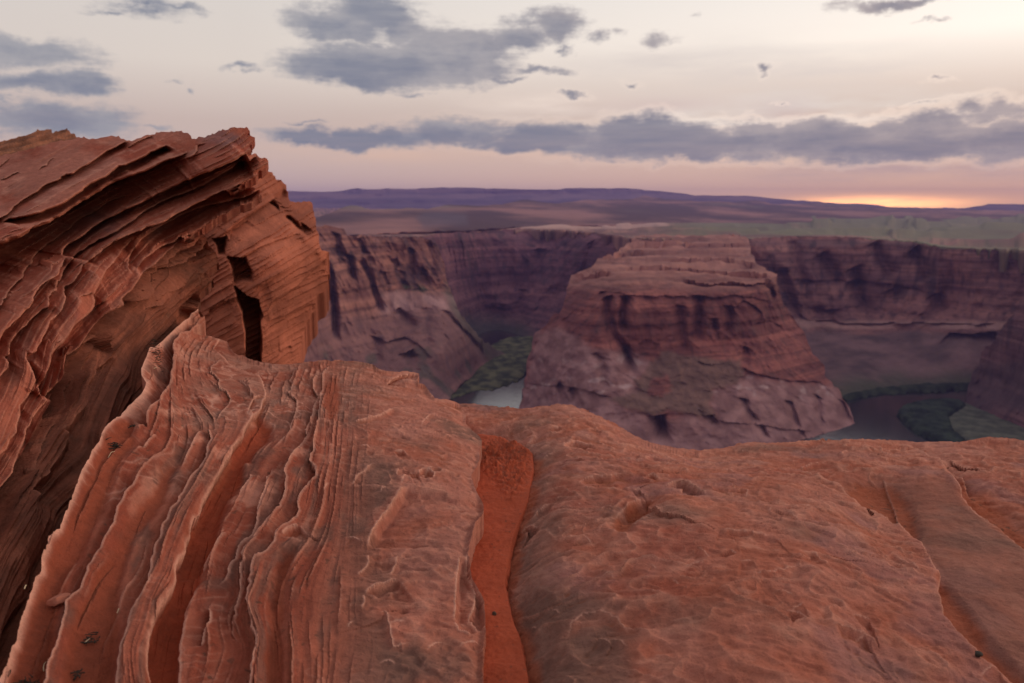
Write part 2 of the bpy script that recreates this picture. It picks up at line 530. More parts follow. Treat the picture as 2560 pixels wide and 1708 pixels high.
# ------------------------------------------------------------------ materials
def rock_material(name, grain, bump, rough=0.9, spec=0.15, var=0.25, dist=0.002, streak=None):
    m = bpy.data.materials.new(name); m.use_nodes = True
    nt = m.node_tree; N, L = nt.nodes, nt.links
    b = N['Principled BSDF']
    b.inputs['Roughness'].default_value = rough
    b.inputs['Specular IOR Level'].default_value = spec
    at = N.new('ShaderNodeAttribute'); at.attribute_name = 'Col'
    tc = N.new('ShaderNodeTexCoord')
    def noise(scale, detail=8, ro=0.6):
        n = N.new('ShaderNodeTexNoise'); n.inputs['Scale'].default_value = scale
        n.inputs['Detail'].default_value = detail; n.inputs['Roughness'].default_value = ro
        L.new(tc.outputs['Object'], n.inputs['Vector'])
        return n.outputs['Fac']
    def math_(op, a, b_=None, c=None):
        n = N.new('ShaderNodeMath'); n.operation = op
        for i, x in enumerate((a, b_, c)):
            if x is None: continue
            if isinstance(x, (int, float)): n.inputs[i].default_value = x
            else: L.new(x, n.inputs[i])
        return n.outputs[0]
    f1 = noise(grain); f2 = noise(grain * 6.3, 4, 0.7); f3 = noise(grain * 0.23, 5, 0.6)
    k = math_('MULTIPLY_ADD', math_('SUBTRACT', f1, 0.5), var * 2.2, 1.0)
    k = math_('MULTIPLY_ADD', math_('SUBTRACT', f2, 0.5), var * 1.6, k)
    k = math_('MULTIPLY_ADD', math_('SUBTRACT', f3, 0.5), var * 1.2, k)
    sc = N.new('ShaderNodeVectorMath'); sc.operation = 'SCALE'
    L.new(at.outputs['Color'], sc.inputs[0]); L.new(k, sc.inputs['Scale'])
    L.new(sc.outputs[0], b.inputs['Base Color'])
    bp = N.new('ShaderNodeBump'); bp.inputs['Strength'].default_value = bump
    bp.inputs['Distance'].default_value = dist
    L.new(math_('ADD', math_('MULTIPLY', f1, 1.0), math_('MULTIPLY', f2, 0.45)), bp.inputs['Height'])
    L.new(bp.outputs[0], b.inputs['Normal'])
    return m

M_rock = rock_material('sandstone', 34, 1.0, dist=0.012, var=.36)
M_sand = rock_material('red_sand', 160, 0.9, var=0.22, dist=0.002)
M_block = rock_material('block_sandstone', 6, 0.8, dist=0.03)
M_cliff = rock_material('cliff_rock', 0.05, 0.8, dist=3.0, var=0.3)
M_far = rock_material('far_land', 0.006, 0.3, dist=8.0, var=0.22)
M_plant = rock_material('riverside_scrub', 0.09, 1.0, dist=3.0, var=0.5)

# palette (real-world albedo)
ROCK = np.array((.41, .120, .072)); PALE = np.array((.60, .262, .182)); GREY = np.array((.185, .088, .066))
SAND = np.array((.38, .070, .030)); RED = np.array((.31, .070, .041)); BROWN = np.array((.20, .085, .050))
PINK = np.array((.43, .156, .110)); VEIN = np.array((.74, .37, .27))

# ------------------------------------------------------------------ far land
TOWARD = lambda c: -ray(c.u, c.v) * np.array([1, 1, 0]) / np.linalg.norm(ray(c.u, c.v)[..., :2], axis=-1, keepdims=True)
def plane_patch(name, outline, z, step, shape, paint, mat, **k):
    dep = lambda u, v: z / np.minimum(ray(u, v)[..., 2], -1e-4)
    return patch(name, outline, step, None, shape, paint, mat, depth=dep, **k)

# far mesa on the horizon
mesa_top = [(-420, 486), (0, 482), (500, 479), (718, 477), (813, 480), (870, 476), (881, 469), (901, 470), (915, 475), (968, 471), (1034, 473), (1065, 470),
            (1105, 469), (1184, 470), (1255, 472), (1322, 474), (1397, 474), (1414, 471), (1578, 471), (1618, 475), (1716, 484), (1731, 489), (1879, 490),
            (1961, 499), (2042, 504), (2108, 510), (2179, 509), (2217, 517), (2369, 521), (2413, 522), (2429, 516), (2462, 515), (2467, 510), (2544, 511),
            (2640, 514), (2980, 512)]
def mesa_shape(c):
    c.disp = 140 * fbm(c.P * np.array([1 / 700., 1 / 700., 1 / 5000.]), 5, ridge=True) + 50 * fbm(c.P * np.array([1 / 160., 1 / 160., 1 / 900.]), 4)
    c.disp -= 160 * terrace(c.P[..., 2] / 70 + 0.5 * fbm(c.P / 900, 3), .7)
    return TOWARD(c)
def mesa_paint(c):
    n = fbm(c.P * np.array([1 / 900., 1 / 900., 1 / 40.]), 5) + .5 * fbm(c.P * np.array([1 / 260., 1 / 260., 1 / 300.]) + 4, 4)
    n = n + .5 * sstep(505, 490, c.v) - .3
    return lerp(np.array((.10, .062, .065)), np.array((.22, .13, .115)), sstep(-.3, .4, n))
tag(patch('mesa', mesa_top + [(2980, 545), (-420, 545)], 3.0, [(0, 480, 'Y', 10500), (0, 535, 'Y', 9500), (2560, 515, 'Y', 10500), (2560, 540, 'Y', 9500), (1280, 475, 'Y', 11000), (1280, 538, 'Y', 9800)],
          mesa_shape, mesa_paint, M_far, skirt=(900, 60), jit=.5, seg=18).o, kind='structure')

hill_top = [(-420, 530), (400, 535), (700, 550), (788, 546), (826, 531), (866, 515), (892, 513), (919, 522), (963, 524), (1016, 520), (1069, 522), (1122, 511), (1189, 515), (1255, 511), (1322, 497),
            (1353, 506), (1397, 508), (1454, 500), (1520, 500), (1591, 497), (1609, 489), (1636, 495), (1720, 502), (1830, 506), (1895, 501), (1933, 511), (2042, 507),
            (2151, 515), (2315, 523), (2560, 526), (2980, 524)]
def hill_shape(c):
    c.disp = 120 * fbm(c.P * np.array([1 / 600., 1 / 1200., 1 / 90.]), 6, ridge=True)
    return TOWARD(c)
def hill_paint(c):
    n = fbm(c.P * np.array([1 / 500., 1 / 800., 1 / 45.]), 5)
    col0 = None; g = fbm(c.P / 1100, 4)
    col = lerp(np.array((.075, .034, .038)), np.array((.30, .140, .118)), sstep(-.2, .35, n))
    col = lerp(col, np.array((.10, .07, .09)), .75 * poly_mask([(1040, 545), (1060, 530), (1110, 528), (1165, 535), (1170, 560), (1060, 566)], c.u, c.v, 9))
    return lerp(col, np.array((.20, .17, .12)), .5 * sstep(.1, .5, g))
tag(patch('hills', hill_top + [(2980, 560), (1900, 560), (1300, 566), (1150, 575), (700, 592), (-420, 592)], 3.0,
          [(0, 530, 'Y', 3600), (0, 580, 'Y', 1900), (2560, 526, 'Y', 6500), (2560, 560, 'Y', 4000), (1280, 505, 'Y', 4600), (1280, 562, 'Y', 2500), (1800, 503, 'Y', 6200), (1800, 555, 'Y', 3700), (900, 515, 'Y', 3500), (900, 575, 'Y', 1950)],
          hill_shape, hill_paint, M_far, skirt=(500, 60), jit=.8, seg=14).o, kind='structure')

# plateau behind the canyon, with a rim that follows the canyon edge
rim = [(-420, 600), (700, 588), (792, 572), (922, 590), (1040, 592), (1065, 592), (1087, 585), (1167, 580), (1229, 577), (1262, 574), (1322, 573), (1432, 577), (1512, 585), (1580, 596),
       (1876, 598), (1990, 592), (2018, 591), (2137, 594), (2295, 606), (2374, 621), (2453, 622), (2560, 627), (2980, 640)]
def plat_shape(c):
    n = fbm(c.P * np.array([1 / 420., 1 / 600., 0]), 5)
    c.disp = 16 * n + 15 * terrace(3.5 * fbm(c.P * np.array([1 / 700., 1 / 350., 0]) + 5, 4), .75)
    d, _, _ = near_poly(rim, c.u, c.v, closed=False)
    c.disp *= sstep(518, 545, c.v) * sstep(0, 14, d) * (.3 + .7 * sstep(1500, 1700, c.u))
    c.disp += 14 * sstep(530, 560, c.v) * sstep(1700, 1300, c.u) * 0
    return np.broadcast_to(np.array([0, 0, 1.0]), c.P.shape)
def plat_paint(c):
    n = fbm(c.P * np.array([1 / 900., 1 / 260., 0]), 6)
    n2 = fbm(c.P * np.array([1 / 200., 1 / 55., 0]) + 9, 5)
    col = lerp(np.array((.15, .066, .062)), np.array((.33, .16, .125)), sstep(-.25, .3, n2))
    col = lerp(col, np.array((.07, .055, .04)), .7 * sstep(.05, .4, fbm(c.P * np.array([1 / 28., 1 / 28., 0]) + 60, 4)))
    green = sstep(1560, 1800, c.u) * sstep(-.35, .15, n + .25 * sstep(520, 545, c.v) * sstep(590, 570, c.v)) 
    col = lerp(col, np.array((.155, .150, .085)), .88 * green * sstep(528, 542, c.v))
    dk = sstep(.15, .45, fbm(c.P * np.array([1 / 1500., 1 / 180., 0]) + 31, 5))
    col = lerp(col, np.array((.14, .075, .07)), .75 * dk)
    pk = poly_mask([(1190, 560), (1260, 556), (1480, 556), (1660, 548), (1670, 566), (1430, 572), (1250, 572)], c.u, c.v, 9)
    return lerp(col, np.array((.55, .33, .27)), .8 * pk)
tag(patch('plateau', [(-420, 520), (2980, 520)] + rim[::-1], 3.5,
          [(u, v, 'z', z) for u, v, z in ((-400, 560, -62), (700, 588, -60), (1065, 592, -72), (1322, 573, -67), (1512, 585, -72), (1876, 598, -78), (2295, 606, -80), (2560, 627, -82), (2900, 640, -82),
                                         (0, 530, -68), (1280, 530, -72), (2560, 530, -75), (2200, 560, -74), (0, 519, -68), (1280, 519, -72), (2560, 519, -75))],
          plat_shape, plat_paint, M_far, skirt=(10, 40), jit=1.0, seg=10).o, kind='structure')

# ------------------------------------------------------------------ canyon floor, river
def flat_sheet(name, poly_px, z, mat, col=None):
    p = np.asarray(poly_px, float); r = ray(p[:, 0], p[:, 1])
    X = r * (z / r[:, 2])[:, None]
    me = bpy.data.meshes.new(name)
    me.from_pydata([tuple(a) for a in X], [], [tuple(range(len(X)))])
    me.materials.append(mat); o = bpy.data.objects.new(name, me); scene.collection.objects.link(o)
    return o

def quad_sheet(name, x0, x1, y0, y1, z, mat, n=1):
    me = bpy.data.meshes.new(name)
    me.from_pydata([(x0, y0, z), (x1, y0, z), (x1, y1, z), (x0, y1, z)], [], [(0, 1, 2, 3)])
    me.materials.append(mat); o = bpy.data.objects.new(name, me); scene.collection.objects.link(o)
    return o

M_water = bpy.data.materials.new('river_water'); M_water.use_nodes = True
_n = M_water.node_tree; _b = _n.nodes['Principled BSDF']
_b.inputs['Base Color'].default_value = (.012, .014, .014, 1); _b.inputs['Roughness'].default_value = .14
_b.inputs['IOR'].default_value = 2.3
_tc = _n.nodes.new('ShaderNodeTexCoord'); _ns = _n.nodes.new('ShaderNodeTexNoise'); _ns.inputs['Scale'].default_value = .08; _ns.inputs['Detail'].default_value = 4
_bp = _n.nodes.new('ShaderNodeBump'); _bp.inputs['Strength'].default_value = .35; _bp.inputs['Distance'].default_value = .4
_n.links.new(_tc.outputs['Object'], _ns.inputs['Vector']); _n.links.new(_ns.outputs[0], _bp.inputs['Height']); _n.links.new(_bp.outputs[0], _b.inputs['Normal'])

def plain_mat(name, c, rough=.9, sc=.02, var=.4):
    m = bpy.data.materials.new(name); m.use_nodes = True
    nt = m.node_tree; b = nt.nodes['Principled BSDF']; b.inputs['Roughness'].default_value = rough; b.inputs['Specular IOR Level'].default_value = .2
    tc = nt.nodes.new('ShaderNodeTexCoord'); n = nt.nodes.new('ShaderNodeTexNoise'); n.inputs['Scale'].default_value = sc; n.inputs['Detail'].default_value = 8
    r = nt.nodes.new('ShaderNodeValToRGB')
    r.color_ramp.elements[0].position = .3; r.color_ramp.elements[1].position = .7
    r.color_ramp.elements[0].color = (*[x * (1 - var) for x in c], 1); r.color_ramp.elements[1].color = (*[min(1, x * (1 + var)) for x in c], 1)
    nt.links.new(tc.outputs['Object'], n.inputs['Vector']); nt.links.new(n.outputs[0], r.inputs[0]); nt.links.new(r.outputs[0], b.inputs['Base Color'])
    return m

tag(quad_sheet('canyon_floor', -9000, 9000, -200, 2600, -304, plain_mat('canyon_floor_earth', (.12, .075, .055))), kind='structure')
tag(quad_sheet('river', -2500, 2500, 300, 2300, -300, M_water), kind='structure')

def bank(name, poly, z0, hgt, paint, mat=M_plant, rise=None):
    def sh(c):
        e = poly_mask(poly, c.u, c.v, 10)
        c.disp = hgt * sstep(.5, 1, e) * (1 + .5 * fbm(c.P / 25, 3)) + .35 * hgt * fbm(c.P / 9, 3)
        if rise is not None: c.disp += rise(c)
        return np.broadcast_to(np.array([0, 0, 1.0]), c.P.shape)
    return patch(name, poly, 3.0, None, sh, paint, mat, depth=lambda u, v: z0 / np.minimum(ray(u, v)[..., 2], -1e-4), skirt=(1, 8), jit=2.0, seg=9)

def scrub_paint(dark, light):
    def f(c):
        n = fbm(c.P / np.array([22., 22., 60.]), 5)
        return lerp(np.array(dark), np.array(light), sstep(-.25, .3, n))
    return f

tag(bank('riverbank', [(1100, 1006), (1136, 980), (1160, 958), (1205, 920), (1225, 880), (1262, 862), (1330, 855), (1340, 905), (1318, 936), (1296, 950), (1262, 964), (1230, 972), (1190, 976), (1150, 990), (1120, 1002)], -299, 2,
         scrub_paint((.036, .040, .018), (.15, .135, .065)), rise=lambda c: 14 * sstep(960, 880, c.v)).o, kind='structure')
tag(bank('wooded_island', [(2240, 1040), (2252, 1022), (2290, 1006), (2354, 997), (2400, 1001), (2420, 1020), (2375, 1050), (2385, 1080), (2420, 1110), (2380, 1125), (2320, 1100), (2275, 1075)], -299.5, 7,
         scrub_paint((.010, .018, .012), (.040, .055, .034))).o, kind='structure')
tag(bank('sandbar', [(2352, 1040), (2375, 1020), (2410, 1006), (2450, 1020), (2560, 1062), (2800, 1140), (2800, 1180), (2500, 1150), (2410, 1100), (2372, 1068)], -299.3, 3,
         scrub_paint((.085, .085, .060), (.15, .145, .10))).o, kind='structure')
tag(bank('riverbank', [(2080, 1006), (2110, 990), (2200, 972), (2300, 962), (2430, 960), (2440, 972), (2350, 980), (2200, 986), (2140, 1000)], -299.4, 7,
         scrub_paint((.014, .022, .012), (.045, .055, .030))).o, kind='structure')

# ------------------------------------------------------------------ canyon walls
def strata(c, per, amp, warp=60, k=0.15):
    q = c.P[..., 2] / per + k * fbm(c.P / warp, 3)
    z = np.stack([q * 0 + 3.3, q * 0 + 1.7, q], -1)
    return amp * (0.6 * fbm(z, 3) + 0.4 * (terrace(q * .8, .6) - q * .8))

def joints(c, size, depth, seed=0):
    """network of narrow joints, taller than wide; returns the mask of the cracks"""
    p = c.P * np.array([1 / size, 1 / size, 1 / (size * 4.5)]) + seed
    w = np.stack([fbm(p * .8 + 3, 3), fbm(p * .8 + 21, 3), fbm(p * .8 + 43, 3)], -1)
    r = 1 - np.abs(perlin(p + .35 * w)) * 12
    k = np.clip(r, 0, 1) * sstep(-.3, .15, fbm(p * .5 + 77, 3))
    c.disp = c.disp - depth * k
    c.joint = k
    return k

def flutes(c, wid, amp):
    p = c.P * np.array([1 / wid, 1 / wid, 1 / (wid * 6)])
    n = fbm(p, 5, ridge=True)
    return amp * n

CLIFF_A = np.array((.22, .080, .070)); CLIFF_B = np.array((.50, .205, .165)); VARN = np.array((.060, .036, .042)); PALEC = np.array((.50, .31, .265))
def cliff_paint(c, base=CLIFF_A, light=CLIFF_B, varn=.7, seed=0):
    p = c.P * np.array([1 / 55., 1 / 55., 1 / 260.]) + seed
    n = fbm(p, 5)
    s = fbm(np.stack([c.P[..., 0] / 600, c.P[..., 1] / 600, c.P[..., 2] / 11], -1) + seed, 4)
    col = lerp(np.array(base) * np.array((.9, .82, .95)), np.array(light) * np.array((1.05, .95, 1.05)), sstep(-.3, .4, .6 * n + .8 * s))
    fine = fbm(c.P * np.array([1 / 9., 1 / 9., 1 / 40.]) + 140 + seed, 4)
    col = lerp(col, col * .5, .8 * sstep(.1, .4, fine))
    st = fbm(c.P * np.array([1 / 17., 1 / 17., 1 / 260.]) + 40 + seed, 5) + .45 * fbm(c.P / 70 + 9 + seed, 3)
    col = lerp(col, VARN, .95 * varn * sstep(.08, .42, st)) * .74
    bed = fbm(np.stack([c.P[..., 0] / 300, c.P[..., 1] / 300, c.P[..., 2] / 3.6 + .6 * fbm(c.P / 70, 3)], -1) + seed, 3)
    col = lerp(col, col * .55, .75 * sstep(.08, .35, bed))
    return lerp(col, VARN * .6, .22 * getattr(c, 'joint', np.zeros(c.u.shape)))

# back wall of the bend behind the butte, left part
def wallL_shape(c):
    c.disp = 20 + flutes(c, 110, 34) + strata(c, 22, 9) + 5 * fbm(c.P / 22, 4)
    m = sstep(575, 600, c.v); c.disp *= m
    for q in ([(1455, 700), (1470, 640), (1480, 600)], [(1345, 690), (1352, 620)], [(1290, 760), (1310, 720)]):
        curve_field(c, q, 0, 22, 12)
    joints(c, 85, 3, 35)
    return TOWARD(c)
def wallL_paint(c):
    col = cliff_paint(c, (.19, .080, .082), (.36, .165, .155), .65, 3)
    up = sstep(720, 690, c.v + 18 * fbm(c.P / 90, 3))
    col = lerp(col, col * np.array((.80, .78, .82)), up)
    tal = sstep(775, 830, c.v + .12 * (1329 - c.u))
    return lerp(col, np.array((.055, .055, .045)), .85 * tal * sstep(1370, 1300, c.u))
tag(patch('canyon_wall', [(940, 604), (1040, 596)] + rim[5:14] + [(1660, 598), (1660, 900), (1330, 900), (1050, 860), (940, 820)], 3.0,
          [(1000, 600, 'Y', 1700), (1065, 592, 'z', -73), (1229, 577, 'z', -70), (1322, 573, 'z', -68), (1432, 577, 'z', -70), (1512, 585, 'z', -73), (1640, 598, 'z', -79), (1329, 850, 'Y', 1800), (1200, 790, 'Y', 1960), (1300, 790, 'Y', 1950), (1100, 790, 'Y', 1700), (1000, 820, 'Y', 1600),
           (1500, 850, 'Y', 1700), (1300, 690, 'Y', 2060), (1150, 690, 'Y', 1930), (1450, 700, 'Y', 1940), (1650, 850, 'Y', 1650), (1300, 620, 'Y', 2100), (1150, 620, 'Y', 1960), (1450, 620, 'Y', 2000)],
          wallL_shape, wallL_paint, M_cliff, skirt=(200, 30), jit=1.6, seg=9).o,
    'purple-shadowed canyon wall across the bend, behind the left shoulder of the butte', 'cliff')

# back wall right of the butte
def wallR_shape(c):
    cl = sstep(596, 615, c.v) * sstep(860, 800, c.v)
    c.disp = cl * (14 + flutes(c, 120, 34) + strata(c, 20, 8)) + 4 * fbm(c.P / 20, 4)
    tal = sstep(815, 850, c.v)
    c.disp += tal * 9 * fbm(c.P * np.array([1 / 45., 1 / 45., 1 / 200.]), 4, ridge=True)
    L7 = lambda p: C(1860, 500, p, 2.529)
    for q, g in ((L7([(480, 330), (530, 400), (580, 480), (600, 540)]), 26), (L7([(690, 420), (710, 480), (730, 560)]), 26), (L7([(680, 510), (730, 620), (770, 690)]), 24),
              (L7([(820, 260), (880, 400), (950, 480)]), 34), (L7([(1070, 300), (1130, 400), (1170, 500)]), 34), (L7([(460, 660), (470, 780), (470, 840)]), 22), (L7([(530, 680), (550, 790)]), 24),
              (L7([(930, 560), (950, 610)]), 18), (L7([(300, 250), (330, 420), (400, 560)]), 20), (L7([(230, 420), (290, 640), (350, 760)]), 26), (L7([(1200, 590), (1260, 700)]), 20)):
        curve_field(c, q, 0, g * 1.4, 13)
    curve_field(c, L7([(330, 750), (600, 765), (850, 770), (1100, 765), (1500, 775), (1640, 760)]), 1, 7, 40, 6, 30)
    curve_field(c, L7([(1290, 840), (1450, 850), (1600, 820)]), 1, 30, 40, 4, 30)
    curve_field(c, L7([(300, 500), (600, 510), (900, 515), (1300, 600)]), 1, 6, 20, 5, 25)
    joints(c, 75, 3, 25)
    return TOWARD(c)
def wallR_paint(c):
    col = cliff_paint(c, (.25, .118, .098), (.46, .225, .17), .65, 11)
    b = sstep(792, 802, c.v + 6 * fbm(c.P / 60, 3)) * sstep(826, 815, c.v)
    col = lerp(col, np.array((.50, .28, .24)), .6 * b)
    tal = sstep(818, 840, c.v + 12 * fbm(c.P / 70, 3))
    tc = lerp(np.array((.23, .125, .120)), np.array((.115, .068, .066)), sstep(-.3, .35, fbm(c.P * np.array([1 / 60., 1 / 60., 1 / 250.]) + 5, 5)))
    tc = lerp(tc, np.array((.085, .085, .05)), .9 * sstep(905, 975, c.v + .06 * (c.u - 2300) + 25 * fbm(c.P / 50, 4)))
    return lerp(col, tc, tal)
tag(patch('canyon_wall', [(1800, 600), (1880, 597)] + rim[16:] + [(2980, 1000), (2560, 990), (2440, 985), (2196, 995), (2100, 1015), (1980, 1010), (1800, 900)], 3.0,
          [(1820, 600, 'Y', 1850), (1880, 597, 'Y', 1780), (2018, 592, 'Y', 1740), (2137, 595, 'Y', 1690), (2295, 607, 'Y', 1600), (2374, 622, 'Y', 1520), (2453, 622, 'Y', 1500), (2560, 628, 'Y', 1480), (2900, 640, 'Y', 1430),
           (2113, 994, 'z', -300), (2196, 978, 'z', -300), (2295, 967, 'z', -300), (2414, 970, 'z', -300), (2560, 975, 'z', -300), (2900, 985, 'z', -300), (1950, 960, 'Y', 1330),
           (2018, 832, 'Y', 1560), (2200, 832, 'Y', 1520), (2400, 830, 'Y', 1430), (2560, 810, 'Y', 1390), (1850, 800, 'Y', 1600), (2018, 800, 'Y', 1620), (2200, 805, 'Y', 1570), (2400, 806, 'Y', 1470), (2200, 700, 'Y', 1620), (2018, 700, 'Y', 1680)],
          wallR_shape, wallR_paint, M_cliff, skirt=(200, 30), jit=1.6, seg=9).o,
    'long dark-streaked canyon wall above a talus slope, right of the butte', 'cliff')

# dark promontory at the right edge
def wall3_shape(c):
    c.disp = flutes(c, 70, 16) + strata(c, 16, 5) + 4 * fbm(c.P / 20, 4)
    joints(c, 50, 3, 45)
    return TOWARD(c)
def wall3_paint(c):
    col = cliff_paint(c, (.19, .098, .092), (.33, .175, .155), .5, 23)
    return lerp(col, np.array((.10, .062, .066)), .7 * sstep(890, 920, c.v + 20 * fbm(c.P / 60, 3)) * sstep(1050, 1010, c.v))
tag(patch('promontory', [(2980, 560), (2700, 600), (2600, 680), (2560, 729), (2548, 753), (2532, 785), (2508, 816), (2489, 848), (2453, 880), (2449, 911), (2429, 935), (2414, 994), (2412, 1012), (2453, 1032), (2560, 1075), (2980, 1200)], 3.0,
          [(2560, 729, 'Y', 1120), (2453, 885, 'Y', 1190), (2412, 1005, 'z', -300), (2453, 1030, 'z', -300), (2560, 1073, 'z', -300), (2900, 1180, 'z', -300), (2560, 900, 'Y', 1090), (2800, 620, 'Y', 1050), (2800, 900, 'Y', 960), (2500, 950, 'Y', 1140)],
          wall3_shape, wall3_paint, M_cliff, skirt=(300, 20), jit=1.6, seg=9).o,
    'dark shadowed rock promontory cut off by the right edge, above the sandbar', 'cliff')

# left promontory
K5 = lambda p: C(700, 440, p, 2.703)
def prom_shape(c):
    up = sstep(745, 700, c.v + .1 * (c.u - 900))
    c.disp = flutes(c, 62, 30) * (.55 + .6 * up) + strata(c, 18, 5) + 4 * fbm(c.P / 16, 5)
    c.disp *= sstep(570, 592, c.v)
    for q, g in ((K5([(460, 520), (490, 620), (490, 700)]), 30), (K5([(520, 420), (560, 480), (580, 530)]), 24), (K5([(540, 560), (600, 680), (650, 820), (690, 930)]), 24), (K5([(330, 600), (360, 820), (370, 1120)]), 30),
                 (K5([(380, 380), (400, 460), (400, 540)]), 18), (K5([(760, 560), (790, 620)]), 16), (K5([(780, 900), (860, 970), (910, 1030)]), 20), (K5([(840, 1190), (870, 1240), (900, 1260)]), 30), (K5([(650, 1080), (660, 1260)]), 18),
                 (K5([(1110, 900), (1240, 1060), (1380, 1200)]), 16), (K5([(880, 480), (900, 600), (910, 720)]), 16), (K5([(1000, 440), (1030, 600), (1040, 680)]), 16), (K5([(700, 640), (730, 740)]), 12), (K5([(960, 620), (985, 740)]), 13), (K5([(820, 640), (830, 740)]), 12),
                 (K5([(980, 880), (990, 1100), (1010, 1190)]), 10)):
        curve_field(c, q, 0, g * 1.4, 9)
    curve_field(c, K5([(700, 780), (800, 770), (950, 765), (1050, 770), (1120, 725)]), 1, 9, 30, -2, 20)
    curve_field(c, K5([(990, 890), (1080, 885), (1110, 1000), (1130, 1170)]), -1, 7, 14, 5, 14)
    curve_field(c, K5([(690, 1120), (840, 1080), (960, 1150), (1020, 1230)]), 1, 12, 20, 6, 20)
    joints(c, 45, 3, 15)
    return TOWARD(c)
def prom_paint(c):
    col = cliff_paint(c, (.27, .118, .082), (.47, .225, .15), .7, 31)
    lo = sstep(722, 742, c.v - .03 * (c.u - 900) + 6 * fbm(c.P / 40, 3)) * sstep(930, 975, c.u + 8 * fbm(c.P / 30, 3))
    col = lerp(col, lerp(np.array((.26, .13, .120)), np.array((.42, .235, .22)), sstep(-.3, .3, fbm(c.P / np.array([30., 30., 90.]) + 8, 5))), .85 * lo * sstep(800, 770, c.v))
    col = lerp(col, np.array((.25, .125, .115)), .6 * sstep(770, 810, c.v))
    shr = sstep(.05, .35, fbm(c.P / 28 + 60, 4))
    col = lerp(col, np.array((.075, .080, .045)), .8 * shr * sstep(700, 712, c.v) * sstep(745, 730, c.v) * sstep(930, 1000, c.u))
    tal = poly_mask(K5([(1120, 720), (1200, 860), (1260, 960), (1500, 1160), (1560, 1260), (1400, 1240), (1230, 1030), (1150, 900)]), c.u, c.v, 12)
    col = lerp(col, np.array((.125, .105, .075)), .7 * tal)
    return lerp(col, np.array((.09, .08, .06)), .7 * sstep(.1, .4, fbm(c.P / 40 + 12, 4)) * sstep(830, 900, c.v))
tag(patch('promontory', [(560, 600), (700, 572), (792, 568), (822, 564), (859, 573), (870, 590), (922, 588), (996, 593), (1040, 592), (1074, 599), (1092, 612), (1111, 662), (1118, 706), (1140, 762), (1162, 799), (1199, 843), (1262, 884),
                         (1300, 905), (1290, 930), (1240, 925), (1218, 905), (1196, 930), (1150, 962), (1124, 996), (1110, 1060), (560, 1060)], 2.6,
          [(560, 590, 'Y', 1050), (792, 568, 'Y', 1330), (922, 590, 'Y', 1430), (1040, 594, 'Y', 1520), (1092, 612, 'Y', 1560), (1118, 706, 'Y', 1500), (1160, 799, 'Y', 1440), (1280, 900, 'z', -297), (1205, 925, 'z', -300), (1144, 985, 'z', -300), (1130, 1050, 'z', -300),
           (800, 1050, 'Y', 1090), (560, 1050, 'Y', 900), (800, 800, 'Y', 1200), (1000, 730, 'Y', 1410), (1000, 850, 'Y', 1310), (1100, 880, 'Y', 1270), (560, 800, 'Y', 960), (900, 700, 'Y', 1340)],
          prom_shape, prom_paint, M_cliff, skirt=(160, 20), jit=1.6, seg=8).o,
    'fluted reddish promontory left of the river, rising above the green bank', 'cliff')

# ------------------------------------------------------------------ the butte in the bend
B6 = lambda p: C(1260, 540, p, 2.5)
band_up = B6([(160, 830), (330, 690), (470, 760), (560, 850), (700, 850), (930, 900), (880, 990), (820, 1010), (840, 1140), (1000, 1240), (1300, 1260), (1320, 1120), (1480, 1020), (1700, 1030), (1920, 1050), (2060, 1050)])
talus = B6([(930, 880), (1000, 850), (1200, 870), (1330, 890), (1480, 900), (1500, 1000), (1450, 1050), (1310, 1080), (1290, 1160), (1320, 1270), (1200, 1250), (1010, 1200), (960, 1260), (900, 1220), (760, 1190), (660, 1150), (720, 1110), (840, 1110), (820, 1020), (880, 960)])
low_pale = B6([(60, 1300), (100, 1150), (140, 960), (165, 820), (200, 740), (330, 690), (480, 770), (560, 840), (720, 850), (930, 905), (880, 980), (820, 1020), (850, 1120), (700, 1160), (760, 1200), (960, 1270), (1200, 1250), (1320, 1270), (1290, 1150), (1320, 1080), (1460, 1030), (1500, 1010), (1700, 1040), (1900, 1060), (2080, 1050), (2150, 1180), (2200, 1300), (2260, 1500), (60, 1500)])
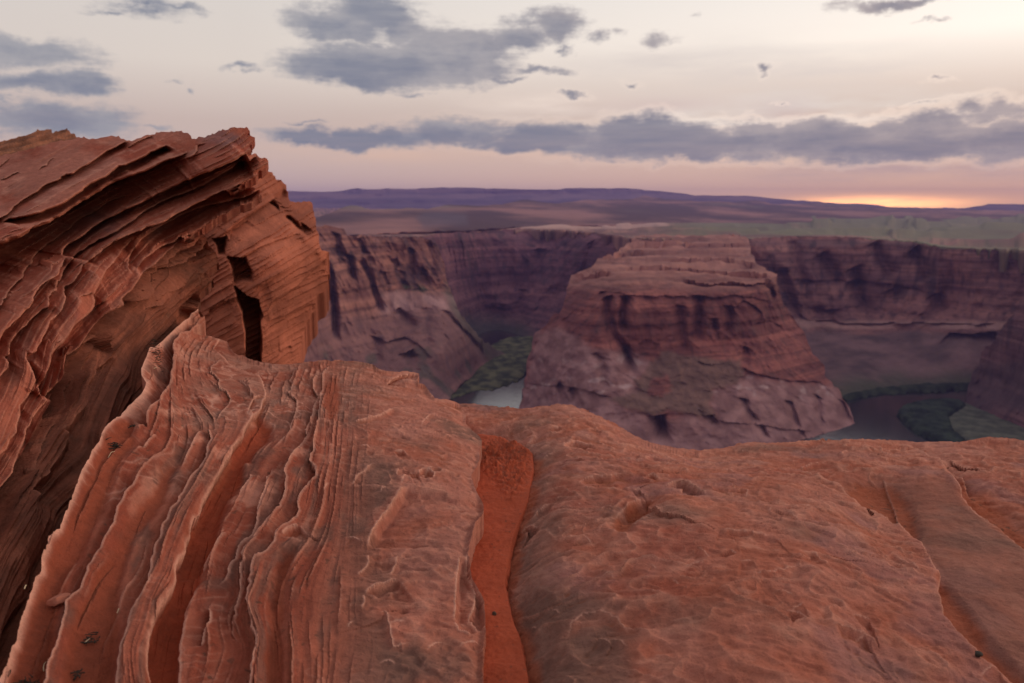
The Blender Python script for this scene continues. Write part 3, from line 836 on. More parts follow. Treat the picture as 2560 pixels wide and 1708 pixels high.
def butte_shape(c):
    top = sstep(735, 690, c.v)
    c.disp = (strata(c, 15, 7.5, 80, .3) + 12 * fbm(c.P / 45, 5)) + 4 * fbm(c.P / 11, 4) + 7 * fbm(c.P * np.array([1 / 30., 1 / 30., 1 / 110.]), 4, ridge=True)
    c.disp = c.disp * (1 - .6 * top) + top * 5 * terrace(2.4 * fbm(c.P * np.array([1 / 260., 1 / 50., 0]) + 3, 3), .75)
    for q, g, w in ((B6([(640, 500), (650, 620), (680, 740), (760, 850), (800, 980)]), 22, 7), (B6([(760, 500), (740, 620), (750, 740)]), 22, 6), (B6([(1100, 555), (1112, 700), (1120, 860)]), 14, 7),
                    (B6([(1220, 490), (1215, 640), (1200, 800)]), 18, 7), (B6([(1400, 560), (1420, 640), (1380, 730)]), 12, 6), (B6([(1310, 640), (1320, 720)]), 12, 5), (B6([(1520, 820), (1500, 930)]), 14, 6),
                    (B6([(950, 1240), (980, 1330), (1000, 1440)]), 34, 7), (B6([(330, 1050), (370, 1120), (390, 1190)]), 12, 5), (B6([(410, 1080), (450, 1150), (490, 1210)]), 12, 5), (B6([(1490, 1140), (1530, 1240), (1580, 1300)]), 14, 5),
                    (B6([(1770, 1150), (1810, 1250), (1840, 1330)]), 14, 5), (B6([(1960, 1120), (1965, 1240), (1990, 1300)]), 12, 5), (B6([(2110, 1150), (2140, 1240), (2160, 1300)]), 14, 5), (B6([(1600, 1310), (1640, 1400)]), 14, 5), (B6([(1840, 1330), (1870, 1390)]), 12, 5),
                    (B6([(560, 850), (620, 940), (630, 1080)]), 10, 5), (B6([(740, 850), (770, 920), (800, 990)]), 14, 5), (B6([(620, 470), (600, 500)]), 10, 5), (B6([(1270, 1240), (1320, 1320)]), 14, 6), (B6([(1660, 410), (1690, 520)]), 16, 6)):
        curve_field(c, q, 0, g * 1.7, w * 1.15)
    for q, g, w, h in ((B6([(560, 470), (700, 480), (900, 500), (1100, 500), (1300, 510), (1450, 490), (1680, 540)]), 4, 30, 4), (B6([(1100, 400), (1300, 430), (1420, 410), (1560, 440), (1690, 400)]), 10, 14, 4), (B6([(430, 372), (560, 380), (680, 360)]), 8, 18, 4),
                       (B6([(740, 330), (900, 320), (1200, 330), (1500, 350), (1700, 375)]), 8, 16, 4), (B6([(560, 270), (720, 240), (900, 215)]), 8, 20, 4), (B6([(760, 195), (1000, 185), (1300, 180), (1530, 190)]), 8, 30, 3), (B6([(950, 280), (1250, 270), (1600, 300)]), 7, 18, 3),
                       (B6([(160, 1050), (350, 1060), (520, 1090), (700, 1150)]), 3.5, 9, 4), (B6([(1480, 935), (1600, 990), (1800, 1030), (1990, 1030)]), 7, 20, 4), (B6([(1440, 590), (1500, 530), (1570, 570), (1620, 620)]), 16, 14, 4),
                       (B6([(1320, 1275), (1500, 1290), (1700, 1320), (1950, 1340)]), 3.5, 9, 4), (B6([(1540, 690), (1660, 660), (1740, 690)]), 6, 10, 4), (B6([(830, 800), (900, 770), (980, 800)]), 6, 10, 3), (B6([(1210, 905), (1300, 925), (1380, 915)]), 3.5, 8, 3)):
        curve_field(c, q, 1, g, w, h, 22)
    t = poly_mask(talus, c.u, c.v, 9)
    c.disp += 5 * t * (1 + .5 * fbm(c.P / 9, 4))
    return TOWARD(c) * (1 - .8 * sstep(735, 690, c.v))[..., None] + np.array([0, 0, .9]) * sstep(735, 690, c.v)[..., None]
def butte_paint(c):
    col = cliff_paint(c, (.25, .086, .062), (.46, .168, .115), .3, 51)
    top = sstep(735, 700, c.v)
    s = fbm(c.P * np.array([1 / 200., 1 / 70., 1 / 6.]) + 70, 5)
    col = lerp(col, lerp(np.array((.20, .080, .064)), np.array((.42, .185, .140)), sstep(-.35, .35, s)), .85 * top)
    w8 = 17 * fbm(c.P / 24, 5)
    pm = poly_mask(low_pale, c.u + w8, c.v + w8 * .8, 12)
    pc = lerp(np.array((.21, .098, .090)), np.array((.37, .190, .175)), sstep(-.35, .4, fbm(c.P / np.array([26., 26., 14.]) + 90, 5)))
    col = lerp(col, pc, .92 * pm)
    wt = sstep(.08, .42, fbm(c.P / np.array([20., 20., 9.]) + 33, 5)) * pm * sstep(60, 0, np.minimum(np.abs(c.v - 965), np.abs(c.v - 905) + 20))
    col = lerp(col, np.array((.56, .38, .36)), .6 * wt)
    tm = poly_mask(talus, c.u + w8, c.v + w8, 7)
    patchy = poly_mask(B6([(890, 1050), (930, 1000), (1030, 990), (1050, 1060), (980, 1120), (900, 1120)]), c.u + w8, c.v + w8, 6)
    col = lerp(col, lerp(np.array((.135, .072, .055)), np.array((.20, .105, .08)), sstep(-.3, .3, fbm(c.P / 14, 4))), .95 * tm * (1 - .9 * patchy))
    st = sstep(.15, .4, fbm(c.P * np.array([1 / 13., 1 / 13., 1 / 200.]) + 21, 4)) * sstep(735, 760, c.v) * (1 - pm)
    return lerp(col, np.array((.13, .075, .065)), .25 * st)
tag(patch('butte', B6([(30, 1500), (95, 1195), (110, 1150), (140, 960), (170, 800), (190, 740), (280, 660), (370, 580), (400, 400), (430, 370), (520, 350), (570, 280), (700, 240), (760, 190), (790, 140), (900, 122), (1200, 118), (1520, 128), (1545, 150), (1532, 200), (1580, 300),
                       (1640, 320), (1650, 345), (1710, 370), (1690, 400), (1740, 520), (1780, 600), (1880, 740), (1930, 850), (2000, 920), (2000, 1000), (2060, 1050), (2150, 1180), (2200, 1300), (2220, 1400), (2240, 1520)]), 2.6,
          [(1290, 1060, 'Y', 1120), (1300, 1010, 'Y', 1160), (1330, 860, 'Y', 1220), (1420, 700, 'Y', 1330), (1500, 645, 'Y', 1430), (1580, 597, 'Y', 1800), (1730, 589, 'Y', 1880), (1876, 603, 'Y', 1720), (1900, 665, 'Y', 1330), (1940, 690, 'Y', 1270),
           (1960, 760, 'Y', 1250), (2030, 880, 'Y', 1200), (2060, 930, 'Y', 1165), (2140, 1070, 'Y', 1060), (2150, 1140, 'Y', 1000), (1700, 1140, 'Y', 935), (1400, 1140, 'Y', 965), (1500, 950, 'Y', 1050), (1700, 900, 'Y', 1095), (1900, 935, 'Y', 1090), (1900, 1050, 'Y', 1000),
           (1500, 1050, 'Y', 995), (1700, 1050, 'Y', 985), (1600, 865, 'Y', 1128), (1800, 860, 'Y', 1132), (1560, 735, 'Y', 1165), (1750, 745, 'Y', 1170), (1880, 760, 'Y', 1185), (1650, 690, 'Y', 1265), (1800, 690, 'Y', 1265), (1700, 640, 'Y', 1480)],
          butte_shape, butte_paint, M_cliff, skirt=(260, 20), jit=2.0, seg=13).o,
    'great flat-topped sandstone butte in the middle of the river bend', 'butte')

# ------------------------------------------------------------------ foreground
cA = lambda p: C(0, 300, p); cB = lambda p: C(360, 300, p); cC = lambda p: C(0, 560, p); cD = lambda p: C(360, 560, p)
cE = lambda p: C(0, 820, p); cF = lambda p: C(360, 820, p); cG = lambda p: C(0, 1080, p); cH = lambda p: C(0, 1388, p)
cI = lambda p: C(360, 1080, p); cJ = lambda p: C(360, 1388, p); cK = lambda p: C(800, 1000, p); cL = lambda p: C(800, 1388, p); cM = lambda p: C(1240, 1000, p)
R3 = lambda p: C(860, 900, p, 1.9407); R4 = lambda p: C(1700, 960, p, 2.0965)

def swirl(p, s, off=0.0):
    """thin raised rims between shallow bowls, as weathered sandstone wears"""
    p = p * np.array([1, 1.25, 1])
    w = np.stack([fbm(p * s * .55 + 11 + off, 3), fbm(p * s * .55 + 47 + off, 3), p[..., 2] * 0], -1)
    r = 1 - np.abs(perlin(p * s + w * 1.5 + off)) * 2.4
    return np.clip(r, 0, 1) ** 3

# ---- small dark ledge far behind the outcrop's top
def backledge_shape(c):
    q = (c.u * .22 + c.v) / 12
    c.disp = .10 * fbm(np.stack([q, q * 0, q * 0], -1) + .3 * fbm(c.P * 1.5, 3)[..., None], 4) + .05 * fbm(c.P * 5, 4)
def backledge_paint(c):
    q = (c.u * .22 + c.v) / 9
    return lerp(np.array((.15, .058, .034)), np.array((.33, .13, .075)), sstep(-.3, .3, fbm(np.stack([q, q * 0, c.u / 90], -1), 4)))
tag(patch('rock_ledge', cA([(-900, 420), (0, 262), (120, 240), (300, 190), (480, 130), (600, 113), (632, 118), (612, 165), (640, 168), (820, 133), (855, 165), (900, 180), (935, 215), (900, 420), (0, 800), (-900, 900)]), 1.8,
          [(0, 350, 'Y', 7.5), (190, 330, 'Y', 8.2), (0, 420, 'Y', 7.0), (190, 400, 'Y', 7.6), (-180, 400, 'Y', 6.8)], backledge_shape, backledge_paint, M_block, skirt=(1.2, .3), jit=.8, seg=6).o,
    'small dark brown ledge peeking out above the top slab at the left edge', 'rock')

# ---- cracked block behind the outcrop
blk_outline = cD([(-1400, -600), (400, -700)]) + cB([(1200, 560), (1380, 610), (1480, 605), (1520, 620), (1580, 660), (1600, 720), (1690, 745), (1740, 800), (1755, 880), (1770, 960), (1800, 1000), (1900, 1000), (2040, 990), (2060, 1020), (2075, 1100), (2100, 1250), (2135, 1400)]) + \
    cD([(2130, 220), (2180, 320), (2250, 340), (2230, 420), (2240, 560), (2260, 590), (2255, 680), (2250, 740), (2230, 800), (2120, 870), (2110, 960), (2115, 1030), (2030, 1140), (1990, 1210), (1960, 1330), (1930, 1420), (1920, 1600), (1930, 1900), (-1400, 1900)])
blk_gap = cD([(1110, 775), (1250, 890), (1390, 925), (1450, 1135), (1418, 1185), (1430, 1350), (1440, 1900), (1240, 1900), (1240, 1280), (1215, 1110), (1145, 950), (1130, 860)])
blk_notch = cD([(1030, 415), (1250, 425), (1325, 600), (1315, 690), (1200, 700), (1110, 730), (1100, 640), (1080, 520)])
blk_notch2 = cD([(835, 185), (1000, 165), (1035, 235), (985, 370), (905, 375), (870, 260)])
def blk_shape(c):
    q = (c.u * .50 + c.v * .86)
    qq = q + 5 * fbm(c.P * .8, 3)
    one = lambda s, o=0: np.stack([qq / s + o, qq * 0 + o, c.u / 700], -1)
    c.disp = .05 * fbm(one(22), 5) + .10 * fbm(c.P * .9, 3) + .012 * fbm(c.P * 7, 4)
    pass
    for sc, am, o in ((11., .05, 0), (4.5, .022, 9)):
        z_ = qq / sc + .5 * fbm(c.P * 1.6 + o, 3); fr = z_ - np.floor(z_); mk = sstep(-.2, .3, fbm(np.stack([np.floor(z_) * 3.1 + o, c.u / 90, c.v / 200], -1), 3))
        c.disp += am * mk * fr ** 1.5
    c.disp -= (.6 + .2 * fbm(one(9, 5), 3)) * poly_mask(blk_gap, c.u + 7 * fbm(c.P * 3.5, 4), c.v + 7 * fbm(c.P * 3.5 + 9, 4), 2.5)
    c.disp -= (.42 + .12 * fbm(one(5, 3), 3)) * poly_mask(blk_notch, c.u + 6 * fbm(one(6), 2), c.v, 4.0)
    c.disp -= .40 * poly_mask(blk_notch2, c.u + 9 * fbm(c.P * 3, 3), c.v + 9 * fbm(c.P * 3 + 9, 3), 4.0)
    for p, g, w, h in ((cB([(1740, 1180), (1840, 1260), (1900, 1330), (1950, 1360), (2000, 1300)]), .25, .06, 0), (cB([(1560, 1010), (1650, 1090), (1700, 1120)]), .2, .05, 0), (cB([(1600, 980), (1680, 930), (1760, 880)]), .12, .05, 0)):
        curve_field(c, p, 0, g, w)
    for p, g, w, h in ((cB([(1620, 950), (1500, 1040), (1380, 1110), (1220, 1220), (1080, 1330), (960, 1410)]), .22, .16, .05), (cD([(1900, 110), (1600, 220), (1350, 330), (1100, 480)]), .05, .1, .03), (cD([(2240, 420), (2100, 560), (1960, 690), (1850, 790), (1500, 1000)]), .12, .15, .03),
                       (cD([(2130, 290), (1950, 450), (1700, 600), (1500, 720), (1330, 800)]), .06, .1, .03), (cD([(2110, 970), (1970, 1030), (1800, 1110), (1480, 1200)]), .07, .1, .03), (cD([(1800, 1480), (1650, 1560)]), .05, .08, .03),
                       (cD([(1060, 960), (900, 1040), (700, 1140)]), .05, .08, .03), (cD([(1350, 10), (1100, 170), (900, 330)]), .08, .1, .03), (cD([(1150, 880), (900, 960), (760, 1040)]), .05, .1, .03)):
        curve_field(c, p, -1, g, w, h, .15)
    return TOWARD(c)
def blk_paint(c):
    q = (c.u * .50 + c.v * .86) + 9 * fbm(c.P * .8, 3)
    s = fbm(np.stack([q / 16, q * 0, c.u / 350], -1), 5)
    col = lerp(np.array((.25, .074, .044)), np.array((.46, .142, .082)), sstep(-.45, .45, .35 * s + .9 * fbm(c.P * 1.6, 5)))
    return lerp(col, np.array((.21, .095, .06)), .6 * sstep(.1, .45, fbm(c.P * np.array([.9, .9, .5]) + 7, 4)) * sstep(660, 800, c.v))
tag(patch('rock_block', blk_outline, 2.0,
          [(600, 420, 'Y', 9.6), (720, 490, 'Y', 10.2), (705, 650, 'Y', 8.9), (560, 600, 'Y', 8.7), (500, 700, 'Y', 8.5), (640, 860, 'Y', 8.5), (760, 900, 'Y', 9.4), (805, 630, 'Y', 9.8), (740, 850, 'Y', 9.3), (450, 600, 'Y', 8.8), (200, 700, 'Y', 9), (560, 850, 'Y', 8.4), (815, 690, 'Y', 9.9), (100, 950, 'Y', 9)],
          blk_shape, blk_paint, M_block, skirt=(2.5, .4), jit=1.6, seg=7).o,
    'orange-brown cross-bedded rock block split by a dark vertical crack, behind the tilted slabs', 'rock')

# ---- fin lines of the ledge at lower left
F1 = cD([(650, 1080), (500, 1180), (370, 1290), (220, 1440), (100, 1530)]) + cE([(1830, 260), (1780, 380), (1730, 500), (1730, 590), (1790, 660), (1770, 740), (1720, 820), (1600, 930), (1500, 1040), (1400, 1180), (1270, 1320), (1220, 1450), (1140, 1567)]) + \
    cG([(1040, 500), (1010, 560), (950, 720), (870, 920), (780, 1130), (740, 1250), (600, 1430)]) + cH([(600, 0), (520, 170), (520, 280), (450, 370), (380, 550), (300, 750), (240, 930), (200, 1120), (150, 1200), (110, 1400), (40, 1567), (-60, 1800), (-160, 2200)])
# E(1220,1450) runs on to G(1230,130); drop the duplicate end
F1 = [p for k, p in enumerate(F1)]
F2 = cE([(2420, -40), (2320, 30), (2190, 120), (2110, 230), (2090, 310), (2130, 380), (2090, 430), (2120, 500), (2060, 610), (2080, 660), (2020, 800), (1950, 940), (1860, 1020), (1780, 1120), (1770, 1200), (1800, 1250)])
F3 = cG([(1900, 60), (1800, 130), (1740, 210)])
F3b = cG([(1700, 500), (1640, 640), (1520, 800), (1430, 950), (1390, 1080), (1380, 1180), (1280, 1330), (1220, 1480)]) + cH([(1180, 20), (1130, 100), (1060, 230), (1000, 380), (960, 500), (890, 560), (810, 660), (790, 800), (730, 1000), (660, 1240), (590, 1390), (560, 1567), (500, 1900), (430, 2200)])
F4 = cF([(680, 1250), (620, 1310), (580, 1420), (500, 1560)]) + cI([(480, 340), (440, 410)])
F5t = cF([(940, 380), (840, 480), (820, 560), (920, 640), (880, 690), (940, 780), (1040, 850), (1030, 920), (950, 1040), (860, 1180)])
F5 = cF([(900, 1240), (770, 1290), (820, 1390), (740, 1490)]) + cI([(760, 310), (690, 440), (660, 500), (600, 590), (550, 660), (420, 820), (400, 900), (330, 1020), (270, 1130), (190, 1290), (200, 1360), (130, 1450), (110, 1560)]) + \
    cJ([(90, 200), (40, 380), (0, 500)]) + cH([(1640, 680), (1590, 850), (1540, 1050), (1480, 1200), (1440, 1400), (1430, 1567), (1400, 1900), (1360, 2200)])
F6 = cF([(860, 260), (940, 350), (1060, 470), (1200, 540), (1380, 580), (1450, 660), (1500, 770), (1490, 870), (1440, 1010), (1340, 1120), (1260, 1230), (1180, 1390), (1060, 1560)]) + \
    cI([(1100, 270), (1000, 420), (920, 560), (830, 700), (740, 850), (690, 980), (590, 1120), (550, 1300), (500, 1450), (460, 1560)]) + cJ([(400, 190), (370, 370), (290, 560), (190, 720), (110, 900), (80, 1050), (50, 1250), (40, 1400), (90, 1567), (120, 2000)])
F7 = cF([(1830, 490), (1780, 600), (1820, 660), (1760, 780), (1880, 900), (1850, 1040), (1790, 1150), (1790, 1270), (1700, 1350), (1600, 1440)]) + cI([(1600, 180), (1580, 260)])
F8 = cF([(2130, 520), (2040, 680), (2110, 830), (2050, 940), (2050, 1030), (1990, 1200), (1970, 1400)]) + cI([(1960, 130), (1880, 230), (1800, 330), (1740, 450), (1720, 560), (1730, 650), (1690, 800), (1640, 920), (1530, 1080), (1400, 1210), (1280, 1370), (1200, 1500)]) + \
    cJ([(1190, 20), (1160, 150), (1140, 320), (1150, 480), (1100, 620), (1070, 760), (1060, 900), (1080, 1060), (1150, 1130)])
F9 = cF([(2270, 450), (2200, 530), (2170, 640), (2200, 720), (2170, 830), (2140, 1000), (2110, 1200), (2090, 1350), (2060, 1460)]) + cI([(2060, 190), (2090, 260), (2010, 410), (2080, 500), (2100, 560), (2000, 700), (1870, 880), (1860, 950), (1890, 1020), (1830, 1100), (1690, 1230), (1590, 1340), (1550, 1430), (1430, 1530)]) + \
    cJ([(1330, 130), (1290, 350), (1290, 520), (1250, 700), (1290, 800), (1320, 900), (1300, 1000), (1370, 1100), (1360, 1240), (1330, 1350), (1300, 1567), (1280, 2000)])
F10 = cI([(1580, 400), (1500, 580), (1480, 700), (1390, 870), (1390, 960), (1310, 1180), (1180, 1290), (1080, 1440), (1030, 1560)]) + cJ([(980, 200), (880, 340)])
F11 = cI([(1310, 500), (1280, 600), (1170, 750)])
F12 = cI([(1010, 1170), (900, 1310), (810, 1450), (750, 1560)]) + cJ([(740, 110)])
F13 = cJ([(670, 220), (640, 380), (600, 520), (540, 600), (530, 720), (500, 880), (470, 1050), (460, 1200), (470, 1567), (480, 2000)])
F14 = cJ([(790, 640), (810, 800), (740, 930), (720, 1120)])
F15 = cF([(1150, 640), (1230, 710), (1300, 800), (1300, 870)])
F16 = cF([(1500, 870), (1380, 880), (1320, 920), (1280, 1020), (1350, 1100)])
F17 = cF([(850, 270), (920, 190), (930, 130)])

# strata coordinate over the fins: lines numbered from left to right
def field_from(lines, every=90, lam=1e-4):
    xy, val = [], []
    for k, l in lines:
        q = densify(l, every, 0)
        for p in q: xy.append(p); val.append(k)
    return tps_fit(np.array(xy), np.array(val, float), lam)
fin_s = field_from([(0, F1), (1, F3b), (2, F5), (3, F6), (5, F8), (6, F9), (8.5, [(900, 950), (880, 1200), (860, 1500), (840, 1750)]), (11, [(1180, 1050), (1180, 1400), (1190, 1750)])], 130)

crack_edge = cK([(1640, 20), (1720, 60), (1745, 110), (1782, 190), (1782, 280), (1850, 360), (1930, 420), (1980, 500), (1955, 620), (1950, 750), (1885, 870), (1845, 930), (1900, 1080), (1960, 1200), (2010, 1290), (1990, 1400), (1900, 1500), (1885, 1560)]) + \
    [(1178, 1345)] + cL([(1815, -60), (1825, 60), (1835, 160), (1860, 280), (1930, 400), (2000, 520), (2010, 650), (2025, 800), (2025, 960), (2000, 1120), (2000, 1300), (1985, 1400), (2000, 1567), (2010, 1900), (1990, 2300)])
crest_l = cF([(560, 60), (620, 75), (680, 92), (800, 100), (930, 130), (1030, 170), (1040, 220), (1070, 270), (1150, 340), (1220, 340), (1280, 380), (1400, 410), (1560, 440), (1750, 447), (1900, 425), (2050, 412), (2150, 402), (2200, 386), (2260, 405), (2350, 398)]) + \
    [(848, 900), (898, 904), (928, 910), (948, 923), (972, 928), (997, 931), (1013, 928), (1047, 934), (1043, 956), (1063, 962), (1074, 981), (1089, 996), (1120, 998)]
ledge_outline = [F1[0]] + cD([(660, 1150), (690, 1170), (720, 1140), (750, 1200), (700, 1250), (640, 1300)]) + crest_l + crack_edge + F1[::-1]

trough_a = cF([(1420, 1080), (1560, 1180), (1540, 1320), (1380, 1480), (1330, 1600)]) + cI([(1250, 330), (1200, 560), (1060, 760), (960, 980), (880, 1200), (790, 1420), (740, 1560)]) + cJ([(700, 250), (560, 520), (480, 760), (430, 1000), (400, 1300), (420, 1900), (60, 1900), (40, 1250), (110, 900), (290, 560), (370, 370)]) + \
    cI([(480, 1500), (590, 1120), (740, 860), (920, 570), (1110, 270), (1260, 20)])
trough_b = cG([(2200, 330), (2080, 560), (1980, 800), (1780, 1080), (1600, 1330)]) + cH([(1500, 120), (1420, 420), (1400, 760), (1380, 1100), (1300, 1400), (1260, 1800), (760, 1800), (800, 1400), (860, 1000), (930, 700), (1080, 500), (1180, 260)]) + cG([(1420, 1340), (1520, 1100), (1700, 850), (1900, 640), (1960, 420)])
trough_c = cE([(1560, 1120), (1640, 1200), (1640, 1400), (1500, 1567)]) + cG([(1330, 620), (1240, 900), (1080, 1200), (960, 1480)]) + cH([(800, 200), (700, 460), (620, 800), (600, 1100), (480, 1400), (420, 1800), (60, 1800), (170, 1250), (260, 950), (420, 500), (560, 250)]) + cG([(640, 1500), (820, 1120), (940, 840), (1050, 600), (1180, 320), (1300, 100)])
strip_d = cJ([(1860, -60), (1790, 150), (1720, 500), (1690, 900), (1700, 1567), (1720, 1900), (1500, 1900), (1490, 1300), (1560, 900), (1530, 600), (1620, 250)]) + cI([(1700, 1480), (1880, 1460)])
chan_e = cF([(2200, 720), (2350, 560), (2400, 800), (2380, 1000), (2300, 1150), (2180, 1000)])

grey_a = cK([(230, 640), (400, 620), (560, 600), (800, 720), (870, 900), (860, 1060), (760, 1300), (600, 1500), (500, 1700), (0, 1700), (60, 1400), (140, 1280), (200, 1000), (240, 720)])
grey_b = cL([(-350, -200), (600, -200), (600, 100), (460, 260), (560, 480), (540, 690), (760, 780), (790, 980), (890, 1130), (1150, 1040), (1290, 1200), (1300, 1400), (950, 1600), (900, 1900), (-280, 1900), (-300, 900), (-300, 300)])
ledge_ctrl = [(u, v, 'z', z) for u, v, z in (
    (-150, 1750, -.93), (0, 1700, -.95), (400, 1700, -.98), (800, 1700, -1.0), (1200, 1700, -1.0), (150, 1400, -.89), (500, 1400, -.95), (900, 1400, -.97), (1200, 1400, -1.0),
    (290, 1150, -.79), (600, 1150, -.88), (900, 1150, -.93), (1190, 1150, -1.0), (360, 960, -.70), (430, 1000, -.75), (600, 1000, -.82), (900, 1000, -.885), (1130, 1040, -.985),
    (620, 910, -.85), (520, 850, -.775), (480, 830, -.73), (700, 925, -.87), (900, 920, -.91), (1040, 950, -.96), (1150, 1020, -1.02), (440, 850, -.71), (490, 785, -.65), (390, 840, -.66), (1240, 1100, -1.03), (1240, 1500, -1.04))]

def ledge_shape(c):
    s = fin_s(c.u, c.v); c.s = s
    left = sstep(1000, 760, c.u + 30 * fbm(c.P * 3, 2))       # finned part
    c.left = left
    p = c.P
    c.disp = .022 * fbm(p * 1.6, 4)
    # laminae that follow the fins
    lam = fbm(np.stack([s * 2.6 + .35 * fbm(p * 3.5, 3), p[..., 1] * .55, s * 0], -1), 5)
    c.lam = lam
    c.disp += left * .0075 * lam
    # many thin broken edges running with the fins
    q = s * 3.1 + .8 * fbm(p * np.array([2.2, 1.0, 2]) + 50, 4) + .10 * fbm(p * 14, 3)
    fr = q - np.floor(q); mk = sstep(-.05, .30, fbm(np.stack([np.floor(q) * 7.3, p[..., 1] * 2.2, p[..., 0] * 2.2], -1), 3))
    c.blade = left * mk * np.exp(-fr / .05)
    c.disp += left * mk * .0105 * (1 - fr) ** 1.5
    q = s * 8 + 1.6 * fbm(p * np.array([3, 1.2, 3]) + 90, 4) + .2 * fbm(p * 18, 3)
    fr = q - np.floor(q); mk = sstep(.0, .35, fbm(np.stack([np.floor(q) * 5.1, p[..., 1] * 3, p[..., 0] * 3], -1) + 9, 3))
    c.blade = np.maximum(c.blade, .7 * left * mk * np.exp(-fr / .08))
    c.disp += left * mk * .0045 * (1 - fr) ** 1.5
    c.disp += left * .0018 * fbm(np.stack([s * 9, p[..., 1] * 1.6, s * 0 + 3], -1), 4)
    # weathered plates of the right part
    r = 1 - left
    q = 5 * fbm(p * np.array([1.7, 2.6, 1]), 5) + .6 * c.u / 300
    c.disp += r * .009 * (terrace(q, .62) - .8 * q)
    q2 = 6 * fbm(p * np.array([3.6, 6.0, 2]) + 8, 5)
    c.disp += r * .004 * (terrace(q2, .62) - .8 * q2)
    c.disp += .0035 * fbm(p * 13, 5) * (.4 + r)
    c.disp += .0032 * fbm(p * np.array([30, 42, 30]) + 7, 4) * (.5 + .5 * r)
    c.sw = swirl(p, 6, 3) * sstep(-.3, .25, fbm(p * 2 + 25, 3)); c.sw2 = swirl(p, 14, 71) * sstep(-.3, .25, fbm(p * 3 + 35, 3))
    c.disp += (.3 + .7 * r) * (.006 * c.sw + .0028 * c.sw2)
    pit = sstep(.42, .75, perlin(p * 24 + 4)) * sstep(-.1, .3, fbm(p * 2.5 + 9, 3))
    c.disp -= .006 * pit * (.4 + r)
    # fins
    before = c.disp.copy(); bvec = c.vec.copy()
    d_, _, _ = near_poly(F1, c.u, c.v, closed=False); d_ = d_ * c.D / F
    c.disp += .024 * np.clip(1 - d_ / .09, 0, 1); c.lip = np.maximum(c.lip, np.exp(-(d_ / .007) ** 2))
    for f, sd_, g, w, h, tp, jt in ((F2, 1, .085, .15, .030, (.02, .05), 1.5), (F3, 1, .014, .05, .008, (.2, .2), 2), (F3b, 1, .030, .10, .018, (.06, 0), 2), (F4, 1, .030, .08, .014, (.1, .2), 2),
                                    (F5t, 1, .018, .05, .014, (.1, .1), 3), (F5, 1, .030, .09, .018, (.06, 0), 3), (F6, -1, .040, .13, .022, (.08, 0), 2), (F7, 1, .016, .05, .012, (.1, .15), 3), (F8, 1, .026, .07, .018, (.1, .1), 3),
                                    (F9, 1, .026, .07, .018, (.05, 0), 3), (F10, 1, .016, .05, .012, (.15, .15), 3), (F11, 1, .018, .04, .012, (.2, .2), 2), (F12, 1, .020, .05, .012, (.15, .1), 2), (F13, 1, .022, .05, .010, (.1, 0), 2),
                                    (F14, 1, .022, .03, .006, (.15, .1), 2), (F15, 1, .010, .03, .010, (.2, .2), 2), (F16, -1, .016, .03, .010, (.1, .1), 2), (F17, 1, .016, .03, .012, (.1, .1), 2)):
        curve_field(c, f, sd_, g * .8, w * .7, h * .95, .085, taper=tp, jit=jt * 1.6, saw=True, under=.5)
    kf = .42 + .58 * sstep(960, 1300, c.v + .35 * (c.u - 500))
    kf = np.where(fin_s(c.u, c.v) < 1.3, 1.0, kf)             # the outermost blades stand tall all along
    c.disp = before + (c.disp - before) * kf; c.vec = bvec + (c.vec - bvec) * kf[..., None]
    # small ledges where the plates broke away, on the right part
    curve_field(c, cK([(1050, 1050), (960, 1170), (860, 1300), (760, 1430), (690, 1550)]) + [(925, 1345), (920, 1372)], -1, 0.0338, 0.1400, .010, .05, jit=1.5, pw=1.0, under=.0, ramp=.016)
    curve_field(c, cK([(1200, 905), (1270, 862), (1360, 870), (1410, 925), (1380, 970)]), 1, 0.0225, 0.0800, .004, .02, jit=1, pw=1.0, under=.0, ramp=.016)
    curve_field(c, cK([(1090, 905), (1130, 890), (1190, 905)]), 1, 0.0210, 0.0400, .002, .02, jit=.5, pw=1.0, under=.0, ramp=.016)
    curve_field(c, cK([(905, 635), (950, 618), (1010, 628)]), 1, 0.0210, 0.0360, .002, .02, jit=.5, pw=1.0, under=.0, ramp=.016)
    curve_field(c, cK([(400, 1050), (470, 950), (560, 880), (660, 790)]), 1, 0.0090, 0.0800, .005, .02, pw=1.0, under=.0, ramp=.016)
    curve_field(c, cK([(400, 290), (560, 240), (700, 205), (900, 110)]), 1, 0.0135, 0.0600, .006, .04, pw=1.0, under=.0, ramp=.016)
    curve_field(c, cK([(940, 910), (970, 870)]), 1, 0.0150, 0.0600, .004, .02, pw=1.0, under=.0, ramp=.016)
    curve_field(c, cL([(460, 260), (560, 190), (600, 100), (600, 0)]), 1, 0.0135, 0.0800, .005, .03, pw=1.0, under=.0, ramp=.016)
    curve_field(c, cL([(870, 240), (920, 100), (960, 0)]), 1, 0.0090, 0.0600, .006, .02, pw=1.0, under=.0, ramp=.016)
    curve_field(c, cL([(560, 490), (620, 420), (720, 360), (830, 310), (960, 275)]), 1, 0.0255, 0.0700, .005, .03, jit=1, pw=1.0, under=.0, ramp=.016)
    curve_field(c, cL([(520, 680), (570, 580), (545, 510)]), 1, 0.0090, 0.0800, .006, .02, pw=1.0, under=.0, ramp=.016)
    curve_field(c, cL([(740, 740), (790, 640), (900, 1110), (1000, 1060), (1150, 1030)]), 1, 0.0075, 0.0800, .004, .03, taper=(.2, .2), pw=1.0, under=.0, ramp=.016)
    curve_field(c, cL([(1720, 20), (1690, 200), (1670, 400), (1660, 600), (1655, 810)]), -1, 0.0338, 0.0440, .010, .05, jit=1, pw=1.0, under=.0, ramp=.016)
